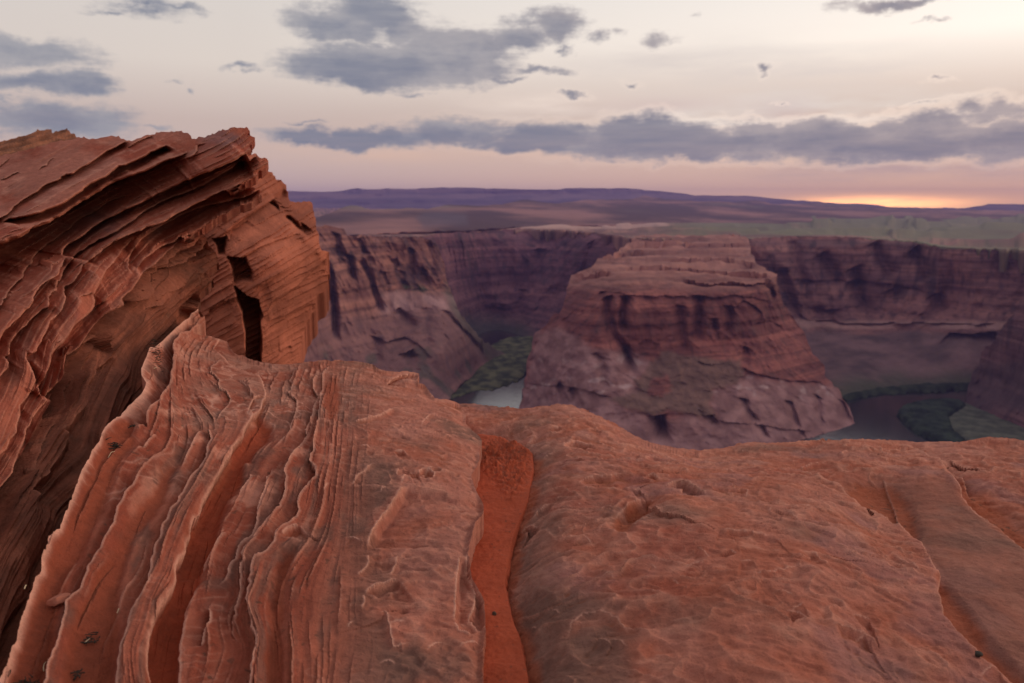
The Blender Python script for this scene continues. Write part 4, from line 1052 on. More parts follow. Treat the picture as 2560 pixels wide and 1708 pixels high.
    curve_field(c, cL([(1655, 810), (1700, 900), (1860, 960)]), -1, 0.0090, 0.0600, .006, .03, pw=1.0, under=.0, ramp=.016)
    curve_field(c, cL([(1800, -40), (1810, 200), (1920, 440), (1900, 600), (1830, 720), (1880, 850), (1970, 920)]), -1, 0.0120, 0.0800, .008, .03, pw=1.0, under=.0, ramp=.016)
    curve_field(c, cI([(1700, 1300), (1790, 1220), (1900, 1180)]), 1, 0.0225, 0.0800, .006, .03, pw=1.0, under=.0, ramp=.016)
    curve_field(c, R3([(210, 110), (270, 70), (350, 65)]), 1, .035, .05, .004, .04)
    for k in range(14):                                       # shallow scallops
        u0, v0 = rng.uniform(740, 1160), rng.uniform(960, 1700)
        if u0 < 820 and v0 > 1300 and k % 3: continue
        a = rng.uniform(-.9, .3); L = rng.uniform(18, 60)
        pts = [(u0 + L * t * math.cos(a), v0 + L * t * math.sin(a) - .25 * L * (1 - (2 * t - 1) ** 2)) for t in (0, .25, .5, .75, 1)]
        curve_field(c, pts, 1, rng.uniform(.003, .009), rng.uniform(.02, .05), .001, .03, taper=(.4, .4), jit=1.2, step=8, under=0, ramp=.02)
    # sand-filled troughs are cut deeper
    c.tr = np.maximum.reduce([poly_mask(q, c.u, c.v, 14) for q in (trough_a, trough_b, trough_c, strip_d)])
    ta = poly_mask(trough_a, c.u, c.v, 14)
    c.disp -= .022 * c.tr + .012 * ta
    # the crest rounds off, the crack edge rounds off
    d, _, _ = near_poly(crest_l, c.u, c.v, closed=False)
    c.disp -= .030 * np.exp(-d / 7)
    d, _, _ = near_poly(crack_edge, c.u, c.v, closed=False)
    c.disp -= .020 * np.exp(-d / 14)
    return np.broadcast_to(np.array([0.0, -.15, .989]), c.P.shape) * .55 + c.N * .45

def wear(c, col, amt=.8, k=.004):
    hi = sstep(.15, 1.0, c.curv / k)
    return lerp(col, PALE, amt * hi * .6)

def ledge_paint(c):
    p = c.P
    n = fbm(p * 4, 5); n2 = fbm(p * 11 + 3, 5)
    st = fbm(np.stack([c.s * 1.7 + .3 * n, p[..., 1] * .8, c.s * 0 + 6], -1), 5)
    fin = lerp(RED * np.array((.95, .95, .9)), ROCK, sstep(-.2, .4, st))
    fin = lerp(fin, GREY * .95, .62 * sstep(.06, .28, fbm(np.stack([c.s * 1.3, p[..., 1] * .7, c.s * 0 + 12], -1), 5) + .25 * n2))
    fin = lerp(fin, PALE, .75 * sstep(.18, .5, n2 + .4 * c.lam) * sstep(1180, 1050, c.v + .3 * (700 - c.u)))
    rk = lerp(ROCK * .95, PINK, sstep(-.3, .35, n))
    rk = lerp(rk, PALE, .55 * sstep(.1, .5, n2))
    rk = lerp(rk, GREY * 1.12, .85 * sstep(-.05, .28, fbm(p * 2.1 + 21, 5) + .5 * sstep(1060, 800, c.u) - .15))
    rk = lerp(rk, np.array((.37, .15, .115)), .5 * sstep(0, .4, fbm(p * 3.1 + 40, 4)))
    w5 = 26 * fbm(p * 5, 4)
    gz = np.maximum(poly_mask(grey_a, c.u + 1.6 * w5, c.v + w5, 26), poly_mask(grey_b, c.u + 1.6 * w5, c.v + w5, 26))
    rk = lerp(rk, lerp(GREY * .88, GREY * 1.2, sstep(-.3, .3, n)), .88 * gz)
    rk = lerp(rk, PALE, (.40 * c.sw + .22 * c.sw2) * (1 - .6 * gz))
    # crusty pale and grey patches between the fins
    cr = fbm(p * np.array([7, 4, 7]) + 80, 6, .6)
    fin = lerp(fin, GREY * .85, .6 * sstep(.12, .28, fbm(p * np.array([5, 2.6, 5]) + 130, 5)))
    fin = lerp(fin, PALE * np.array((.95, .88, .85)), .75 * sstep(.14, .30, cr) * sstep(1500, 1150, c.v + .2 * (600 - c.u)))
    fin = lerp(fin, PALE, .4 * c.sw2 ** 2)
    head = sstep(1180, 980, c.v + .25 * (c.u - 600)) * sstep(420, 520, c.u)
    fin = lerp(fin, lerp(np.array((.33, .155, .110)), np.array((.46, .225, .165)), sstep(-.3, .3, n2)), .5 * head * sstep(-.25, .2, fbm(p * np.array([4, 3, 4]) + 150, 4)))
    col = lerp(rk, fin, c.left)
    col = wear(c, col, .8, .004)
    spk = sstep(.50, .62, perlin(p * 60)) * sstep(-.1, .2, fbm(p * 3 + 4, 3))
    col = lerp(col, np.array((.10, .045, .03)), .7 * spk * c.left)
    col = lerp(col, VEIN, .95 * c.lip)
    col = lerp(col, PALE, .55 * c.blade)
    vn = swirl(p * np.array([1, .6, 1]), 9, 57) ** 3 * sstep(-.2, .2, fbm(p * 2.4 + 88, 3)) * sstep(1250, 1050, c.v + .3 * (c.u - 600))
    col = lerp(col, VEIN, .75 * vn * c.left)
    dust = np.maximum.reduce([poly_mask(q, c.u, c.v, 26) for q in (trough_a, trough_b, trough_c, strip_d, chan_e)])
    dust = sstep(.25, .75, dust + .5 * fbm(p * 9, 4))
    col = lerp(col, np.array((.30, .066, .032)), .9 * dust * (1 - .9 * c.lip) * (1 - .5 * c.blade))
    col = lerp(col, SAND * .92, .9 * poly_mask(trough_a, c.u + 12 * n, c.v, 9) * (1 - c.lip))
    hollow = sstep(.15, 1.0, -c.curv / .003) * sstep(-.1, .3, fbm(p * 2.2 + 70, 3))
    return lerp(col, np.array((.36, .105, .05)), .5 * hollow)
LEDGE = patch('rock_ledge', ledge_outline, 1.9, ledge_ctrl, ledge_shape, ledge_paint, M_rock, skirt=(.10, .16), jit=.8, seg=7)
tag(LEDGE.o, 'broad red sandstone ledge with thin raised fins, left of the sandy crack', 'rock')

# ---- the right-hand slab
crest_r = [(1120, 1008), (1185, 1010), (1230, 1018), (1300, 1021), (1350, 1018), (1400, 1016), (1415, 1015), (1465, 1027), (1505, 1047), (1546, 1065), (1587, 1090), (1608, 1100), (1644, 1111), (1679, 1117), (1700, 1121), (1748, 1125),
           (1810, 1120), (1876, 1105), (1915, 1108), (2010, 1105), (2153, 1098), (2258, 1101), (2287, 1105), (2368, 1105), (2406, 1105), (2444, 1096), (2468, 1093), (2530, 1095), (2560, 1103), (2700, 1112), (2980, 1120)]
E1 = R4([(560, 432), (640, 450), (740, 500), (830, 545), (900, 612), (960, 662), (1030, 685), (1160, 750), (1260, 830), (1320, 940), (1370, 1010), (1350, 1090), (1380, 1200), (1450, 1300), (1560, 1400), (1680, 1510), (1830, 1640), (2100, 1900)])
E2 = R4([(1170, 300), (1220, 330), (1300, 380), (1390, 430), (1450, 520), (1490, 600), (1560, 670), (1680, 740), (1803, 850), (2000, 1000), (2500, 1400)])
slab_ctrl = [(u, v, 'z', z) for u, v, z in (
    (1120, 1750, -1.07), (1300, 1700, -1.05), (1700, 1700, -.98), (2100, 1700, -.99), (2330, 1700, -1.04), (2560, 1700, -1.10), (2950, 1750, -1.15), (1200, 1400, -1.09), (1330, 1400, -1.05), (1700, 1400, -.98), (2050, 1400, -.99), (2330, 1450, -1.08), (2560, 1420, -1.12), (2950, 1450, -1.15),
    (1230, 1200, -1.09), (1350, 1200, -1.055), (1700, 1220, -1.01), (2000, 1220, -1.06), (2200, 1260, -1.14), (2400, 1260, -1.13), (2560, 1260, -1.16), (2900, 1260, -1.15), (1230, 1060, -1.10), (1420, 1050, -1.06), (1250, 1020, -1.095), (1415, 1016, -1.065), (1520, 1065, -1.09), (1600, 1100, -1.12), (1740, 1126, -1.17),
    (1850, 1140, -1.14), (2000, 1107, -1.19), (2150, 1130, -1.13), (2280, 1104, -1.19), (2470, 1095, -1.165), (2560, 1120, -1.15), (2900, 1120, -1.16), (1120, 1010, -1.10), (2300, 1180, -1.14))]
sand_edge_r = [(1262, 1104)] + cM([(120, 530), (250, 560), (400, 690), (400, 900), (350, 1100), (310, 1300), (230, 1500)]) + [(1272, 1364), (1262, 1467), (1284, 1560), (1306, 1615), (1322, 1700), (1330, 1950)]
sand_main = [(1205, 1086), (1240, 1096)] + [(a_ + float(np.interp(b_, [1100, 1250, 1500], [10, 22, 2])), b_) for a_, b_ in sand_edge_r] + [(1150, 1950)] + [(p[0] - 25, p[1]) for p in crack_edge[::-1] if p[1] > 1085]
tr_r1 = R4([(870, 515), (1000, 505), (1120, 560), (1220, 650), (1260, 760), (1250, 820), (1160, 752), (1030, 686), (960, 662), (900, 610)])
tr_r2 = R4([(1372, 1000), (1430, 1050), (1500, 1130), (1560, 1230), (1640, 1330), (1760, 1450), (1900, 1580), (2100, 1750), (2100, 1900), (1830, 1640), (1680, 1510), (1560, 1400), (1450, 1300), (1385, 1200), (1352, 1090)])
tr_r3 = R4([(1400, 440), (1520, 520), (1620, 600), (1803, 720), (2100, 900), (2100, 1080), (1803, 850), (1680, 740), (1560, 670), (1490, 600), (1450, 520)])
R8 = lambda p: C(1000, 1000, p, 2.215)
grey_slab = R8([(720, 300), (790, 330), (830, 420), (790, 500), (700, 640), (660, 700), (730, 740), (740, 880), (800, 990), (860, 1050), (1000, 1070), (1180, 1140), (1200, 1190), (1060, 1210), (970, 1260), (940, 1350), (1000, 1280), (1180, 1215), (1290, 1340), (1300, 1450), (1260, 1620), (1300, 1900), (740, 1900), (700, 1500), (640, 1300), (600, 1000), (600, 800), (690, 500)])
hollow1 = cM([(1420, 1560), (1480, 1430), (1600, 1290), (1700, 1230), (1860, 1180), (2020, 1230), (2010, 1270), (1800, 1330), (1700, 1450), (1640, 1600), (1500, 1640)])
def slab_shape(c):
    p = c.P
    sm = sstep(0, 25, (c.u - np.interp(c.v, [p_[1] for p_ in E1], [p_[0] for p_ in E1]))) * sstep(1180, 1230, c.v)   # smooth hollow on the right
    sm = sm * sstep(10, -30, c.u - np.interp(c.v, [p_[1] for p_ in E2], [p_[0] for p_ in E2]))
    c.sm = sm
    c.disp = .030 * fbm(p * 1.5 + 3, 4)
    q = 6 * fbm(p * np.array([1.5, 2.4, 1]) + 30, 5) + .3 * c.v / 200
    k_ = 1 - .62 * c.sm
    c.disp += k_ * .010 * (terrace(q, .62) - .8 * q)
    q2 = 6 * fbm(p * np.array([3.2, 5.5, 2]) + 18, 5)
    c.disp += k_ * .0036 * (terrace(q2, .62) - .8 * q2)
    c.sw = swirl(p, 5.2) * sstep(-.35, .2, fbm(p * 1.9 + 5, 3)); c.sw2 = swirl(p, 12, 31) * sstep(-.3, .25, fbm(p * 3 + 15, 3))
    c.disp += k_ * (.009 * c.sw + .0035 * c.sw2)
    rgh = fbm(p * 12, 5)
    c.disp += (.007 * rgh + .0042 * fbm(p * np.array([26, 40, 26]) + 5, 5)) * (1 - .35 * sm)
    lump = fbm(p * np.array([5.5, 7.5, 5]) + 60, 4, ridge=True)
    c.disp += .008 * lump * (1 - .9 * sm)
    pit = sstep(.42, .72, perlin(p * np.array([17, 24, 17]) + 4)) * sstep(-.15, .25, fbm(p * 2.5 + 19, 3))
    c.disp -= .008 * pit * (1 - .8 * sm)
    curve_field(c, E1, -1, .020, .25, .007, .09, taper=(.12, 0), jit=2.5, under=.3)
    curve_field(c, E2, -1, .018, .16, .008, .08, taper=(.08, 0), jit=2.5, under=.3)
    curve_field(c, R4([(1060, 500), (1110, 600), (1165, 745)]), 1, .005, .05, .006, .03, under=.1)
    curve_field(c, R4([(1400, 420), (1480, 480), (1530, 570)]), -1, .03, .03, .004, .03)
    curve_field(c, R4([(1420, 405), (1480, 430), (1580, 460)]), 1, .016, .03, .003, .03)
    for pts, g, w in ((cM([(1400, 1540), (1480, 1440), (1560, 1330), (1650, 1260), (1780, 1190), (1880, 1178), (1960, 1195), (2030, 1230)]), .038, .10), (cM([(2020, 1090), (2100, 1050), (2220, 1012), (2350, 1030)]) + R4([(40, 530), (90, 552), (160, 600)]), .050, .07),
                      (cM([(800, 600), (830, 565), (880, 540), (970, 520), (1100, 550), (1240, 582)]), .045, .045), (cM([(1830, 985), (1870, 955), (1930, 950), (2010, 995)]), .035, .035), (cM([(300, 1520), (350, 1450), (430, 1465), (480, 1500), (570, 1490)]), .040, .04),
                      (cM([(440, 1400), (520, 1300), (600, 1270), (700, 1240)]), .030, .05), (cM([(1010, 1060), (1070, 995), (1200, 965), (1400, 960), (1600, 920)]), .026, .05), (cM([(370, 520), (440, 460), (500, 410)]), .030, .035), (cM([(1820, 760), (1860, 720), (1920, 712)]), .022, .03),
                      (cM([(1660, 1110), (1750, 1092), (1780, 1100)]), .024, .02), (cM([(1280, 1340), (1330, 1310), (1420, 1320)]), .02, .025), (cM([(580, 690), (620, 650), (740, 640)]), .02, .025), (cM([(700, 350), (780, 345)]), .016, .02), (cM([(840, 210), (900, 205), (970, 225)]), .016, .02),
                      (R3([(1080, 1380), (1110, 1300), (1160, 1250), (1260, 1240), (1330, 1270), (1390, 1340)]), .016, .05), (R4([(260, 880), (300, 895)]), .022, .02), (R4([(310, 935), (380, 935)]), .020, .02), (R4([(620, 885), (700, 890), (780, 960)]), .022, .05), (R4([(340, 1000), (480, 990), (640, 955)]), .018, .03),
                      (R4([(190, 780), (330, 790), (520, 805)]), .020, .04), (R4([(550, 1180), (620, 1190), (680, 1230)]), .024, .03), (R4([(900, 1200), (960, 1210), (1010, 1230)]), .022, .03), (R4([(790, 1260), (860, 1265), (1000, 1300)]), .020, .04), (R4([(1110, 910), (1190, 950), (1260, 1010)]), .026, .05),
                      (R4([(320, 565), (350, 575), (340, 610)]), .02, .03), (R4([(600, 440), (700, 410), (800, 400)]), .016, .03), (R4([(900, 345), (1040, 355), (1180, 340)]), .016, .03)):
        curve_field(c, pts, 1, g * .8, w * 2.4, .002, .04, taper=(.25, .25), jit=1.2, step=8, pw=1.0, under=.0, ramp=.022)
    for k in range(40):
        u0, v0 = rng.uniform(1320, 2560), rng.uniform(1050, 1700)
        if u0 > np.interp(v0, [a[1] for a in E1], [a[0] for a in E1]) - 40: continue
        a = rng.uniform(-.5, .6); L = rng.uniform(14, 70) * (.6 + .6 * (v0 - 1050) / 650)
        pts = [(u0 + L * t * math.cos(a), v0 + L * t * math.sin(a) - .22 * L * (1 - (2 * t - 1) ** 2)) for t in (0, .25, .5, .75, 1)]
        curve_field(c, pts, 1, rng.uniform(.004, .010), rng.uniform(.04, .09), .001, .05, taper=(.4, .4), jit=1.4, step=7, under=0, ramp=.03)
    c.disp -= .028 * poly_mask(hollow1, c.u + 8 * fbm(p * 9, 3), c.v + 8 * fbm(p * 9 + 5, 3), 20)
    c.disp -= .085 * sstep(140, -110, c.u - np.interp(c.v, [a[1] for a in sand_edge_r], [a[0] for a in sand_edge_r])) * sstep(1050, 1110, c.v)
    c.tr = np.maximum.reduce([poly_mask(q_, c.u, c.v, 16) for q_ in (tr_r1, tr_r2, tr_r3)])
    c.disp -= .020 * c.tr
    d, _, _ = near_poly(crest_r, c.u, c.v, closed=False)
    c.disp -= .010 * np.exp(-d / 16)
    return np.broadcast_to(np.array([0.0, -.15, .989]), c.P.shape) * .55 + c.N * .45
def slab_paint(c):
    p = c.P
    n = fbm(p * 4 + 2, 5); n2 = fbm(p * 11 + 5, 5)
    col = lerp(ROCK, PINK, sstep(-.3, .35, n))
    col = lerp(col, RED * 1.05, .65 * sstep(.0, .35, fbm(p * 2.7 + 14, 5)))
    col = lerp(col, PALE, .5 * sstep(.12, .5, n2))
    lowleft = sstep(1500, 1300, c.u - .25 * (c.v - 1400))
    col = lerp(col, GREY * 1.25, .8 * sstep(-.05, .3, fbm(p * 2.3 + 55, 5) + .30 * lowleft - .18))
    col = lerp(col, np.array((.30, .135, .125)), .55 * sstep(.12, .4, fbm(p * 3.3 + 77, 4)))
    w5 = 26 * fbm(p * 5, 4)
    gz = poly_mask(grey_slab, c.u + 2.2 * w5, c.v + 1.6 * w5, 42)
    col = lerp(col, lerp(GREY * .92, GREY * 1.25, sstep(-.3, .3, n)), .85 * gz)
    col = lerp(col, lerp(np.array((.17, .070, .052)), np.array((.29, .120, .088)), sstep(-.35, .4, fbm(p * np.array([4, 8, 4]) + 6, 5))), .62 * c.sm)
    col = lerp(col, PALE, (.42 * c.sw + .22 * c.sw2) * (1 - .6 * gz) * (1 - c.sm))
    col = wear(c, col, .8, .006)
    col = lerp(col, VEIN * .95, .6 * c.lip)
    dust = np.maximum.reduce([poly_mask(q_, c.u, c.v, 30) for q_ in (tr_r1, tr_r2, tr_r3, hollow1)])
    dd = c.u - np.interp(c.v, [a[1] for a in sand_edge_r], [a[0] for a in sand_edge_r])
    dust = np.maximum(dust, sstep(70, -10, dd) * sstep(1060, 1110, c.v) * .9)
    dust = sstep(.3, .8, dust + .5 * fbm(p * 9 + 3, 4))
    col = lerp(col, np.array((.35, .082, .036)), .8 * dust * (1 - .7 * c.lip))
    spk = sstep(.48, .6, perlin(p * 46)) * np.maximum(poly_mask(tr_r1, c.u, c.v, 25), poly_mask(tr_r3, c.u, c.v, 25))
    col = lerp(col, np.array((.09, .045, .03)), .8 * spk)
    hollow = sstep(.15, 1.0, -c.curv / .004) * sstep(-.2, .3, fbm(p * 2.2 + 70, 3))
    return lerp(col, np.array((.35, .105, .052)), .55 * hollow)
SLAB = patch('rock_slab', [(1060, 1040)] + crest_r + [(2980, 1950), (1100, 1950)], 1.9, slab_ctrl, slab_shape, slab_paint, M_rock, skirt=(.12, .22), jit=.9, seg=7)
tag(SLAB.o, 'broad pitted sandstone slab with wavy scalloped hollows, right of the sandy crack', 'rock')

# ---- sand lying in the crack and in the troughs
def sand_patch(label, poly, ctrl_depth, lift, rough, bumpy=None, rim_px=16, step=2.0):
    def sh(c):
        e = poly_mask(poly, c.u, c.v, rim_px)
        c.disp = lift - .05 * (1 - sstep(.25, 1, e)) + .012 * fbm(c.P * 7, 5) + rough * fbm(c.P * 60, 3)
        if bumpy is not None: c.disp += bumpy(c)
        return np.broadcast_to(np.array([0.0, 0, 1.0]), c.P.shape)
    def pt(c):
        n = fbm(c.P * 5 + 3, 4)
        col = lerp(SAND * .88, SAND * 1.12, sstep(-.3, .3, n))
        col = lerp(col, np.array((.22, .055, .030)), .75 * poly_mask(clod, c.u, c.v, 26) * sstep(-.05, .3, fbm(c.P * 45, 4)))
        return lerp(col, np.array((.16, .05, .03)), .7 * sstep(.55, .7, perlin(c.P * 70)))
    o = patch('sand', poly, step, None, sh, pt, M_sand, depth=ctrl_depth, skirt=(.0, .05), jit=2, seg=10)
    tag(o.o, kind='stuff')
    return o
crack_depth = depth_fit([(1235, 1095, 'z', -1.115), (1180, 1100, 'z', -1.115), (1330, 1150, 'z', -1.10), (1240, 1200, 'z', -1.115), (1180, 1300, 'z', -1.11), (1270, 1350, 'z', -1.10), (1180, 1500, 'z', -1.09), (1265, 1500, 'z', -1.085), (1190, 1700, 'z', -1.085), (1330, 1700, 'z', -1.075), (1240, 1950, 'z', -1.08)])
clod = cM([(-250, 700), (-150, 560), (60, 530), (240, 560), (420, 690), (420, 900), (350, 1100), (180, 1250), (40, 1100), (-150, 900)])
def clods(c):
    return poly_mask(clod, c.u, c.v, 22) * (.022 * sstep(-.1, .6, fbm(c.P * 40, 4)) + .012 * fbm(c.P * 85, 4)) + .010 * poly_mask(clod, c.u, c.v, 40)
PATCH['sand_main'] = sand_patch('crack', sand_main, crack_depth, .014, .0030, clods, 8)
# ---- the tilted, layered outcrop at the left
O2 = cA([(1550, 260), (1480, 310), (1280, 400), (1200, 480), (1120, 530), (960, 620), (870, 670), (720, 740), (600, 790), (480, 870), (330, 960), (220, 1030), (170, 1080), (120, 1140), (0, 1215), (-400, 1420), (-900, 1700)])
O3 = cA([(2040, 310), (1900, 380), (1740, 470), (1600, 530), (1440, 590), (1340, 680), (1200, 750), (1080, 810), (1020, 870), (900, 960), (760, 1040), (600, 1110), (430, 1170), (280, 1210), (80, 1225), (30, 1260)])
O4 = cA([(2330, 380), (2200, 440), (2060, 500), (1900, 570), (1750, 640), (1560, 700), (1400, 780), (1250, 860), (1150, 920), (980, 1020), (860, 1110), (640, 1240), (400, 1360), (180, 1470), (0, 1540), (-400, 1750), (-900, 2050)])
O5 = cB([(1250, 420), (1150, 480), (1000, 550), (850, 620), (660, 690), (560, 740), (430, 810), (280, 880), (120, 970), (0, 1040)]) + cA([(1600, 1110), (1420, 1200), (1250, 1290), (1130, 1380), (1020, 1460)]) + cC([(1000, 190), (890, 250), (840, 310), (830, 400)])
O5b = cA([(1740, 900), (1420, 990), (1280, 1100), (1050, 1250), (940, 1330)]) + cC([(830, 140), (660, 260), (560, 330), (500, 400), (400, 580), (210, 740), (130, 830), (90, 940), (0, 1040), (-300, 1300)])
O6 = cB([(1390, 440), (1300, 500), (1180, 570), (1050, 660), (900, 750), (740, 840), (560, 920), (400, 990), (200, 1080), (0, 1200)]) + cA([(1650, 1290), (1400, 1430), (1200, 1530)]) + cC([(1100, 310), (930, 430), (870, 510), (810, 600), (790, 690), (740, 780), (690, 860), (620, 950), (600, 1020), (510, 1080), (400, 1180), (330, 1260), (230, 1350), (170, 1430)]) + \
    cE([(150, 250), (130, 320), (80, 360), (130, 460), (0, 610), (-300, 950)])
O5c = cC([(880, 400), (800, 520), (720, 640), (560, 720), (460, 810), (420, 900), (420, 970), (330, 1080), (200, 1180), (80, 1290), (0, 1420), (-200, 1700), (-500, 2100)])
O7 = cB([(1350, 690), (1200, 790), (1000, 870), (860, 930), (720, 1000), (560, 1080), (420, 1160), (250, 1260), (100, 1320), (0, 1370)]) + cC([(1540, 190), (1450, 230), (1300, 340), (1150, 440), (1040, 510), (1010, 590), (940, 680), (920, 720), (830, 790), (820, 850), (830, 900), (790, 1000), (720, 1110), (620, 1210), (580, 1310), (500, 1440), (440, 1567)]) + \
    cE([(380, 330), (350, 420), (400, 520), (440, 640), (400, 740), (330, 860), (240, 960), (270, 1050), (210, 1200), (210, 1300), (130, 1340), (90, 1480), (0, 1560), (-200, 1800)])
O8 = cC([(1720, 210), (1560, 340), (1440, 480), (1310, 590), (1250, 700), (1190, 790), (1150, 860), (1170, 960), (1150, 1040), (1090, 1110), (930, 1220), (850, 1350), (720, 1540)]) + cE([(640, 350), (610, 480), (540, 620), (490, 720), (490, 800), (530, 870)])
O9 = cC([(2350, 150), (2250, 240), (2120, 330), (1930, 480), (1760, 620), (1660, 740), (1600, 870), (1500, 980), (1330, 1100), (1240, 1180), (1120, 1330), (1090, 1390)]) + cE([(1000, 270), (870, 400), (880, 510), (760, 660), (640, 800), (560, 900), (480, 1010), (410, 1130), (330, 1290), (320, 1400), (260, 1500)]) + \
    cG([(250, 270), (180, 420), (150, 520), (90, 590), (0, 700), (-200, 950), (-500, 1300)])
O8b = cB([(1420, 850), (1250, 960), (1000, 1040), (700, 1130), (480, 1230), (300, 1330), (150, 1420), (0, 1520)]) + cC([(1700, 330), (1640, 420), (1600, 560), (1640, 620)])
O9b = cB([(1430, 920), (1330, 1010), (1180, 1080), (1000, 1140), (800, 1250), (640, 1370), (450, 1480), (250, 1560)]) + cC([(1870, 390), (1780, 470), (1680, 580)])
O10 = cD([(700, 170), (560, 300), (420, 430), (330, 510), (200, 590), (0, 690)]) + cC([(1600, 810), (1450, 960)])
O11 = cD([(760, 220), (700, 290), (640, 380), (500, 510), (350, 580), (230, 680), (100, 810), (0, 930)]) + cC([(1500, 1000), (1300, 1200), (1280, 1330)]) + cE([(1330, 70), (1100, 240), (930, 400)])
O12 = cE([(1420, 330), (1210, 480), (1190, 560), (1100, 660)])
O13 = cE([(850, 740), (830, 850), (740, 1000), (760, 1070), (690, 1180), (600, 1400)]) + cG([(550, 320), (520, 420), (540, 540), (420, 720)])
O14 = cE([(1090, 870), (1040, 950), (880, 1160), (900, 1260), (850, 1400), (840, 1470)]) + cG([(700, 410), (690, 460), (480, 710), (470, 850), (430, 1020)])
out_s = field_from([(0, O2), (1, O3), (1.6, O4), (3, O5), (4, O6), (5, O7), (6, O8), (6.2, O8b), (7, O9), (8, O11), (11, F1)], 110, .03)

outc_outline = cA([(-1300, 420), (-600, 420), (0, 440), (200, 400), (430, 340), (700, 262), (930, 228), (1030, 215), (1050, 235), (1150, 238), (1250, 212), (1330, 208), (1400, 195), (1450, 200), (1490, 240), (1550, 258), (1640, 245), (1750, 205), (1900, 168), (1940, 158), (2080, 143), (2230, 143), (2255, 170), (2300, 158), (2330, 170), (2340, 240)]) + \
    cB([(600, 238), (680, 210), (740, 208), (850, 165), (980, 120), (1000, 125), (1090, 95), (1200, 92), (1250, 85), (1290, 120), (1295, 160), (1240, 190), (1340, 212), (1362, 235), (1335, 270), (1330, 290), (1275, 320), (1310, 340), (1310, 370), (1250, 415), (1260, 425), (1370, 420), (1395, 440), (1440, 460), (1500, 480), (1522, 510),
        (1500, 570), (1480, 605), (1390, 620), (1380, 680), (1300, 740), (1150, 820), (1020, 870), (1040, 880), (1290, 820), (1370, 830), (1425, 860), (1440, 905), (1380, 950), (1300, 1010), (1130, 1070), (900, 1200), (640, 1370), (600, 1400), (480, 1490)]) + \
    cD([(560, 230), (690, 140), (730, 130), (770, 190), (760, 230), (830, 290), (880, 400), (890, 470), (850, 530), (790, 590), (790, 660), (830, 700), (800, 770), (740, 790), (670, 860), (690, 960), (650, 1010), (620, 1050), (700, 1080), (760, 1150)]) + \
    cF([(700, 300), (500, 500), (330, 700)]) + [(400, 1000), (330, 1120), (260, 1280), (190, 1420), (130, 1560), (60, 1760), (20, 1950), (-260, 1950)]
outc_ctrl = [(u, v, 'Y', y) for u, v, y in (
    (621, 330, 4.85), (665, 410, 4.85), (560, 420, 4.55), (470, 340, 4.75), (300, 340, 4.7), (165, 345, 4.6), (0, 385, 4.45), (-200, 390, 4.3), (300, 430, 4.35), (100, 480, 4.0), (0, 540, 3.75), (-200, 600, 3.4), (640, 480, 4.8), (330, 545, 4.1), (150, 620, 3.65), (0, 650, 3.35), (-200, 720, 2.95),
    (490, 560, 4.6), (240, 720, 3.6), (100, 800, 3.1), (0, 900, 2.75), (-200, 960, 2.35), (360, 700, 4.05), (220, 870, 3.4), (170, 925, 3.15), (110, 1000, 2.85), (60, 1100, 2.5), (35, 1190, 2.25), (0, 1250, 2.1), (-200, 1250, 1.85), (500, 620, 4.75), (520, 690, 4.8), (440, 700, 4.5), (490, 790, 4.85), (360, 830, 4.0),
    (300, 900, 3.6), (250, 1000, 3.1), (190, 1100, 2.75), (130, 1250, 2.3), (60, 1450, 1.9), (360, 960, 3.40), (290, 1120, 2.68), (175, 1320, 2.18), (120, 1450, 1.93), (40, 1610, 1.68), (430, 980, 3.75), (350, 1130, 2.95), (240, 1330, 2.35), (120, 1610, 1.82), (-150, 1400, 1.85), (-150, 1700, 1.55), (0, 1800, 1.48))]
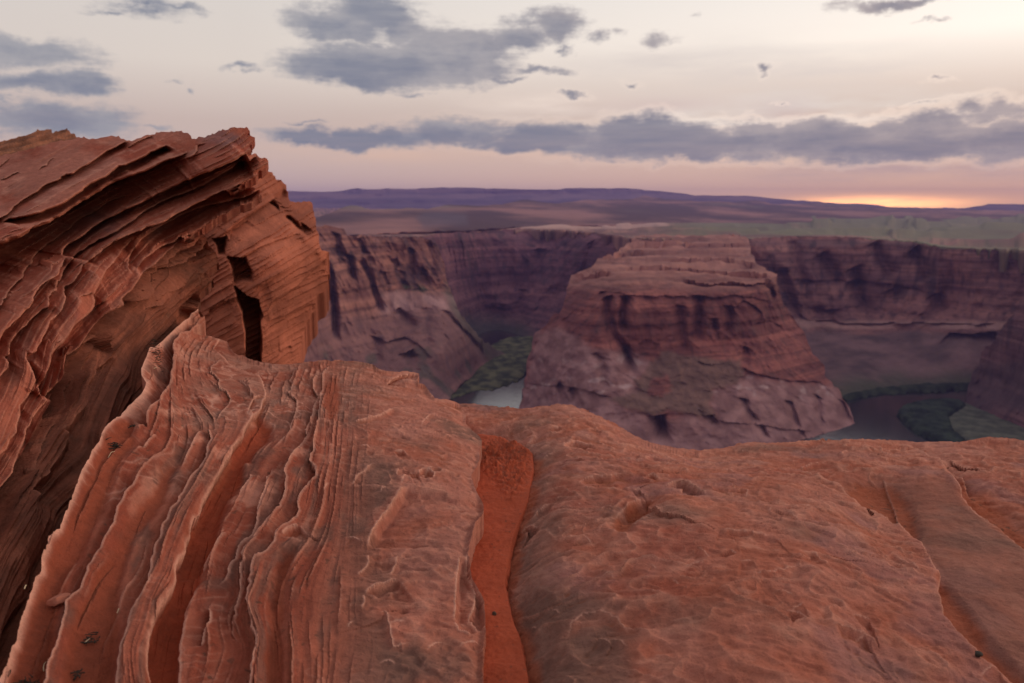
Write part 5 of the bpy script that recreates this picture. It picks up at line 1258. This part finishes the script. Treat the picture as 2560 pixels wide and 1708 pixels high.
def outc_shape(c):
    s = out_s(c.u, c.v); c.s = s; p = c.P
    slope = sstep(7.0, 7.6, s); c.slope = slope
    al = (c.u - c.v * .5) / 130
    c.disp = .04 * fbm(p * 1.0, 2)
    w = .25 * fbm(p * 3, 3)
    c.disp += .012 * fbm(np.stack([s * 2.2 + w, al * .35, s * 0], -1), 4) * (1 - .4 * slope)
    c.disp += .007 * fbm(np.stack([s * 7 + w * 3, al * .5, s * 0 + 4], -1), 4)
    c.disp += .002 * fbm(np.stack([s * 20 + w * 5, al * 1.0, s * 0 + 8], -1), 3) * (1 - slope * .5)
    c.disp += (.005 * fbm(p * 8, 4) + .0025 * fbm(p * 30, 3)) * (1 - .5 * slope)
    al2 = sstep(900, 560, c.v + .55 * c.u - 240)          # the upper, flat-lying half
    for sc, am, th, o in ((3.2, .030, .05, 0), (8, .009, .0, 20)):
        q = s * sc + .12 * sc * fbm(np.stack([s * .8, al * .9, p[..., 2]], -1) + o, 4) + .12 * fbm(p * 7, 3)
        fr = q - np.floor(q); mk = sstep(th - .2, th + .3, fbm(np.stack([np.floor(q) * 3.7 + o, al * .8, s * 0], -1), 3))
        c.disp += mk * am * fr ** 1.6 * (1 - .1 * slope) * (.3 + .7 * sstep(.4, 1.8, s))
    curve_field(c, O2, -1, 0.115, 0.054, 0.024, 0.100, taper=(.05, 0), prof=[1, 1, .8, 1, .6, .7, .8, 1], pw=3.0, under=.06)
    curve_field(c, O3, -1, 0.230, 0.063, 0.048, 0.100, taper=(.03, .03), pw=3.0, under=.06)
    curve_field(c, O4, -1, 0.782, 0.198, 0.120, 0.220, taper=(.08, 0), prof=[.2, .5, .8, 1, 1, 1, 1, 1], pw=3.0, under=.06)
    curve_field(c, O5, -1, 0.331, 0.108, 0.072, 0.120, taper=(.03, .02), pw=3.0, under=.06)
    curve_field(c, O5b, -1, 0.081, 0.045, 0.018, 0.060, taper=(.15, 0), pw=3.0, under=.06)
    curve_field(c, O5c, -1, .16, .05, .05, .16, taper=(.08, 0), pw=2.2, under=.06, saw=True)
    curve_field(c, O6, -1, .13, .045, .045, .12, taper=(.04, 0), pw=2.2, under=.06, saw=True)
    curve_field(c, O7, -1, .30, .14, .07, .14, taper=(.05, 0), prof=[.8, 1.2, 1.2, 1.0, 0, 0, 0, 0, 0, 0], pw=3.0, under=.06, saw=True)
    curve_field(c, O7, -1, .13, .045, .05, .12, taper=(.3, 0), pw=2.2, under=.06, saw=True)
    curve_field(c, O8, -1, .26, .085, .06, .14, taper=(.10, .02), prof=[.4, .5, .7, .9, 1, 1], pw=2.2, under=.06, saw=True)
    curve_field(c, O8b, -1, 0.097, 0.054, 0.036, 0.060, taper=(.06, .05), pw=3.0, under=.06)
    curve_field(c, O9b, -1, 0.115, 0.045, 0.024, 0.050, taper=(.06, .05), pw=3.0, under=.06)
    curve_field(c, O9, -1, .20, .06, .05, .05, taper=(.05, 0), pw=2.2, under=.06, saw=True)
    curve_field(c, O10, -1, 0.161, 0.054, 0.024, 0.050, pw=3.0, under=.06)
    curve_field(c, O11, -1, 0.084, 0.072, 0.024, 0.050, taper=(.03, .1), pw=3.0, under=.06)
    curve_field(c, O12, -1, 0.028, 0.045, 0.012, 0.040, pw=3.0, under=.06)
    curve_field(c, O13, -1, 0.036, 0.054, 0.012, 0.050); curve_field(c, O14, -1, 0.048, 0.063, 0.014, 0.060, pw=3.0, under=.06)
    curve_field(c, cA([(1880, 200), (1750, 240), (1640, 300), (1550, 350)]), -1, .03, .04, .01, .04, pw=3.0, under=.06)
    curve_field(c, cB([(660, 300), (665, 370), (600, 450), (520, 480)]), -1, .03, .05, .02, .05, pw=3.0, under=.06)
    curve_field(c, cA([(0, 740), (70, 725), (120, 680), (230, 640)]), 1, .03, .04, .01, .04)
    for k in range(44):                                       # flakes and short ledges along the bedding
        t = rng.uniform(0, 1); u0 = rng.uniform(0, 520); v0 = rng.uniform(390, 900)
        if v0 > 1080 - .75 * u0: continue
        L = rng.uniform(25, 80); a = rng.uniform(2.45, 2.75)
        pts = [(u0 + L * x * math.cos(a) + rng.normal() * 2, v0 + L * x * math.sin(a) + rng.normal() * 2) for x in (0, .25, .5, .75, 1)]
        curve_field(c, pts, -1, rng.uniform(.012, .035), rng.uniform(.02, .05), .008, .03, taper=(.3, .3), jit=1.5, step=8)
    # sags behind the first fin of the ledge so that a crevice opens there
    d, _, _ = near_poly(F1, c.u, c.v, closed=False)
    c.disp -= .11 * np.exp(-(d / 42) ** 2)
    R = -ray(c.u, c.v); R /= np.linalg.norm(R, axis=-1, keepdims=True)
    m = (c.slope * .8)[..., None]
    return R * (.96 - m) + c.N * (.04 + m)
def outc_paint(c):
    p = c.P; s = c.s
    n = fbm(p * 3.2, 5); n2 = fbm(p * 9 + 3, 5)
    st = fbm(np.stack([s * 3.0 + .2 * n, (c.u - c.v * .5) / 260, s * 0 + 6], -1), 5)
    col = lerp(RED * 1.05, ROCK * 1.05, sstep(-.4, .4, .35 * st + .9 * n))
    col = lerp(col, PINK * .95, .8 * sstep(-.2, .25, n + .2) * sstep(1.3, .6, s))
    col = lerp(col, PALE, .4 * sstep(.15, .5, n2))
    col = lerp(col, GREY * 1.2, .45 * sstep(.12, .4, fbm(np.stack([s * 1.4, (c.u - c.v * .5) / 150, s * 0 + 16], -1), 5)))
    col = lerp(col, np.array((.24, .13, .13)), .6 * sstep(.1, .4, fbm(p * 1.9 + 33, 4)) * sstep(6.5, 5, s))
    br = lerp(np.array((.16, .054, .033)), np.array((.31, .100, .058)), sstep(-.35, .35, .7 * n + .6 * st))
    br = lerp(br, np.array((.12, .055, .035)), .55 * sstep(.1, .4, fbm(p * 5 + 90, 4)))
    col = wear(c, col, .7, .006)
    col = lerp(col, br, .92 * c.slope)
    return lerp(col, PALE * np.array((1, .9, .8)), .6 * c.lip * (1 - .6 * c.slope))
OUTC = patch('rock_outcrop', outc_outline, 1.8, outc_ctrl, outc_shape, outc_paint, M_rock, skirt=(.5, .05), jit=1.4, seg=6)
tag(OUTC.o, 'tall tilted outcrop of thin red sandstone slabs with jagged tips at the left', 'rock')

# ------------------------------------------------------------------ air
def haze():
    m = bpy.data.materials.new('haze_air'); m.use_nodes = True
    nt = m.node_tree; nt.nodes.remove(nt.nodes['Principled BSDF'])
    v = nt.nodes.new('ShaderNodeVolumePrincipled')
    v.inputs['Color'].default_value = (.36, .30, .80, 1)
    v.inputs['Density'].default_value = 0.62e-4
    v.inputs['Anisotropy'].default_value = 0.0
    nt.links.new(v.outputs[0], nt.nodes['Material Output'].inputs['Volume'])
    x0, x1, y0, y1, z0, z1 = -14000, 14000, -300, 14000, -420, 250
    me = bpy.data.meshes.new('haze')
    P = [(x, y, z) for z in (z0, z1) for y in (y0, y1) for x in (x0, x1)]
    me.from_pydata(P, [], [(0, 2, 3, 1), (4, 5, 7, 6), (0, 1, 5, 4), (2, 6, 7, 3), (0, 4, 6, 2), (1, 3, 7, 5)])
    me.materials.append(m)
    o = bpy.data.objects.new('haze', me); scene.collection.objects.link(o)
    o['kind'] = 'stuff'
haze()

# ------------------------------------------------------------------ small loose things
def rot_frame(n):
    n = n.normalized(); t = n.cross(Vector((0, 1, 0))).normalized(); return t, n.cross(t).normalized(), n

def stone(name, c, u, v, size, flat, col, label, lift=.3, seed=1, parent_mat=None):
    import bmesh
    P, n = spot(c, u, v)
    bm = bmesh.new(); bmesh.ops.create_icosphere(bm, subdivisions=4, radius=1)
    r = np.random.default_rng(seed)
    cut = [(Vector(r.normal(size=3)).normalized(), r.uniform(.45, .8)) for _ in range(9)]
    for vt in bm.verts:
        for a, d in cut:
            k = vt.co.dot(a)
            if k > d: vt.co -= a * (k - d) * .9
        q = np.array(vt.co)[None]
        vt.co *= 1 + .10 * float(fbm(q * 3 + seed, 3)[0])
    for vt in bm.verts: vt.co = Vector((vt.co.x * size[0], vt.co.y * size[1], vt.co.z * flat))
    me = bpy.data.meshes.new(name); bm.to_mesh(me); bm.free()
    for f in me.polygons: f.use_smooth = True
    me.materials.append(plain_mat(name + '_stone', col, .9, 60, .25))
    o = bpy.data.objects.new(name, me); scene.collection.objects.link(o)
    o.location = P + Vector((0, 0, flat * lift)); o.rotation_euler = (.12, -.1, seed * 1.3)
    tag(o, label, 'stone'); return o

stone('stone_chip', LEDGE, 140, 1503, (.030, .026), .014, (.36, .12, .075), 'flat red stone chip lying in the sandy trough beside the outermost fin', .8, 3)
stone('pebble', SLAB, 2444, 1644, (.012, .011), .009, (.05, .04, .032), 'single dark pebble at the bottom right beside the sand strip', .6, 5)
stone('pebble', PATCH['sand_main'], 1236, 1549, (.007, .007), .006, (.08, .045, .03), 'tiny dark pebble lying on the sand in the long crack', .6, 6)

straw_mat = plain_mat('dry_straw', (.62, .47, .30), .7, 40, .2)
twig_mat = plain_mat('dark_twig', (.045, .032, .024), .9, 40, .3)
def straw_mesh(pts, r, mat, name):
    cu = bpy.data.curves.new(name, 'CURVE'); cu.dimensions = '3D'; cu.bevel_depth = r; cu.bevel_resolution = 1
    for line in pts:
        s = cu.splines.new('POLY'); s.points.add(len(line) - 1)
        for k, q in enumerate(line): s.points[k].co = (*q, 1); s.points[k].radius = 1 - .6 * k / (len(line) - 1)
    o = bpy.data.objects.new(name, cu); scene.collection.objects.link(o)
    me = bpy.data.meshes.new_from_object(o); bpy.data.objects.remove(o)
    me.materials.clear(); me.materials.append(mat)
    o = bpy.data.objects.new(name, me); scene.collection.objects.link(o); return o
def straw(u0, v0, u1, v1, bow, label, r=.0011):
    out = []
    for t in (0, .25, .5, .75, 1):
        u = u0 + (u1 - u0) * t + bow * (1 - (2 * t - 1) ** 2); v = v0 + (v1 - v0) * t
        P, n = spot(LEDGE, u, v); out.append(tuple(P + Vector((0, 0, .004 + .004 * math.sin(3 * t)))))
    o = straw_mesh([out], r, straw_mat, 'straw'); tag(o, label, 'straw', 'dry grass straws on the ledge'); return o
straw(94, 1657, 104, 1632, -3, 'short pale straw near the bottom edge, between the two leftmost fins')
straw(271, 1139, 287, 1129, 3, 'curved pale straw lying just below the dark twig litter')
straw(208, 1593, 229, 1581, 0, 'thin pale straw lying across a dark twig on the red sand')
straw(286, 1524, 291, 1519, 0, 'tiny pale straw bit on the red sand beside a fin', .0014)
straw(64, 1497, 69, 1489, 0, 'tiny pale straw bit left of the outermost fin', .0014)
straw(376, 914, 386, 911, 1, 'small pale straw curl under the black debris in the hollow', .0012)

def litter(u0, v0, ru, rv, nn, seed, name='plant_litter', patch_=None):
    r = np.random.default_rng(seed); L = []
    for _ in range(nn):
        u = u0 + r.normal() * ru; v = v0 + r.normal() * rv
        P, n = spot(patch_ or LEDGE, u, v); a = r.uniform(0, 6.28); l = r.uniform(.005, .014); z = r.uniform(.002, .010)
        dx, dy = math.cos(a) * l, math.sin(a) * l
        L.append([(P.x - dx, P.y - dy, P.z + z), (P.x + .002, P.y, P.z + z + r.uniform(-.002, .004)), (P.x + dx, P.y + dy, P.z + z + r.uniform(-.003, .004))])
    o = straw_mesh(L, .0016, twig_mat, name); tag(o, kind='stuff'); return o
litter(385, 880, 6, 16, 70, 1)
litter(285, 1110, 7, 5, 26, 2)
litter(326, 1061, 4, 4, 8, 3)
litter(222, 1583, 9, 5, 12, 4)
litter(60, 1700, 20, 6, 30, 5)
litter(185, 1672, 5, 4, 8, 6)
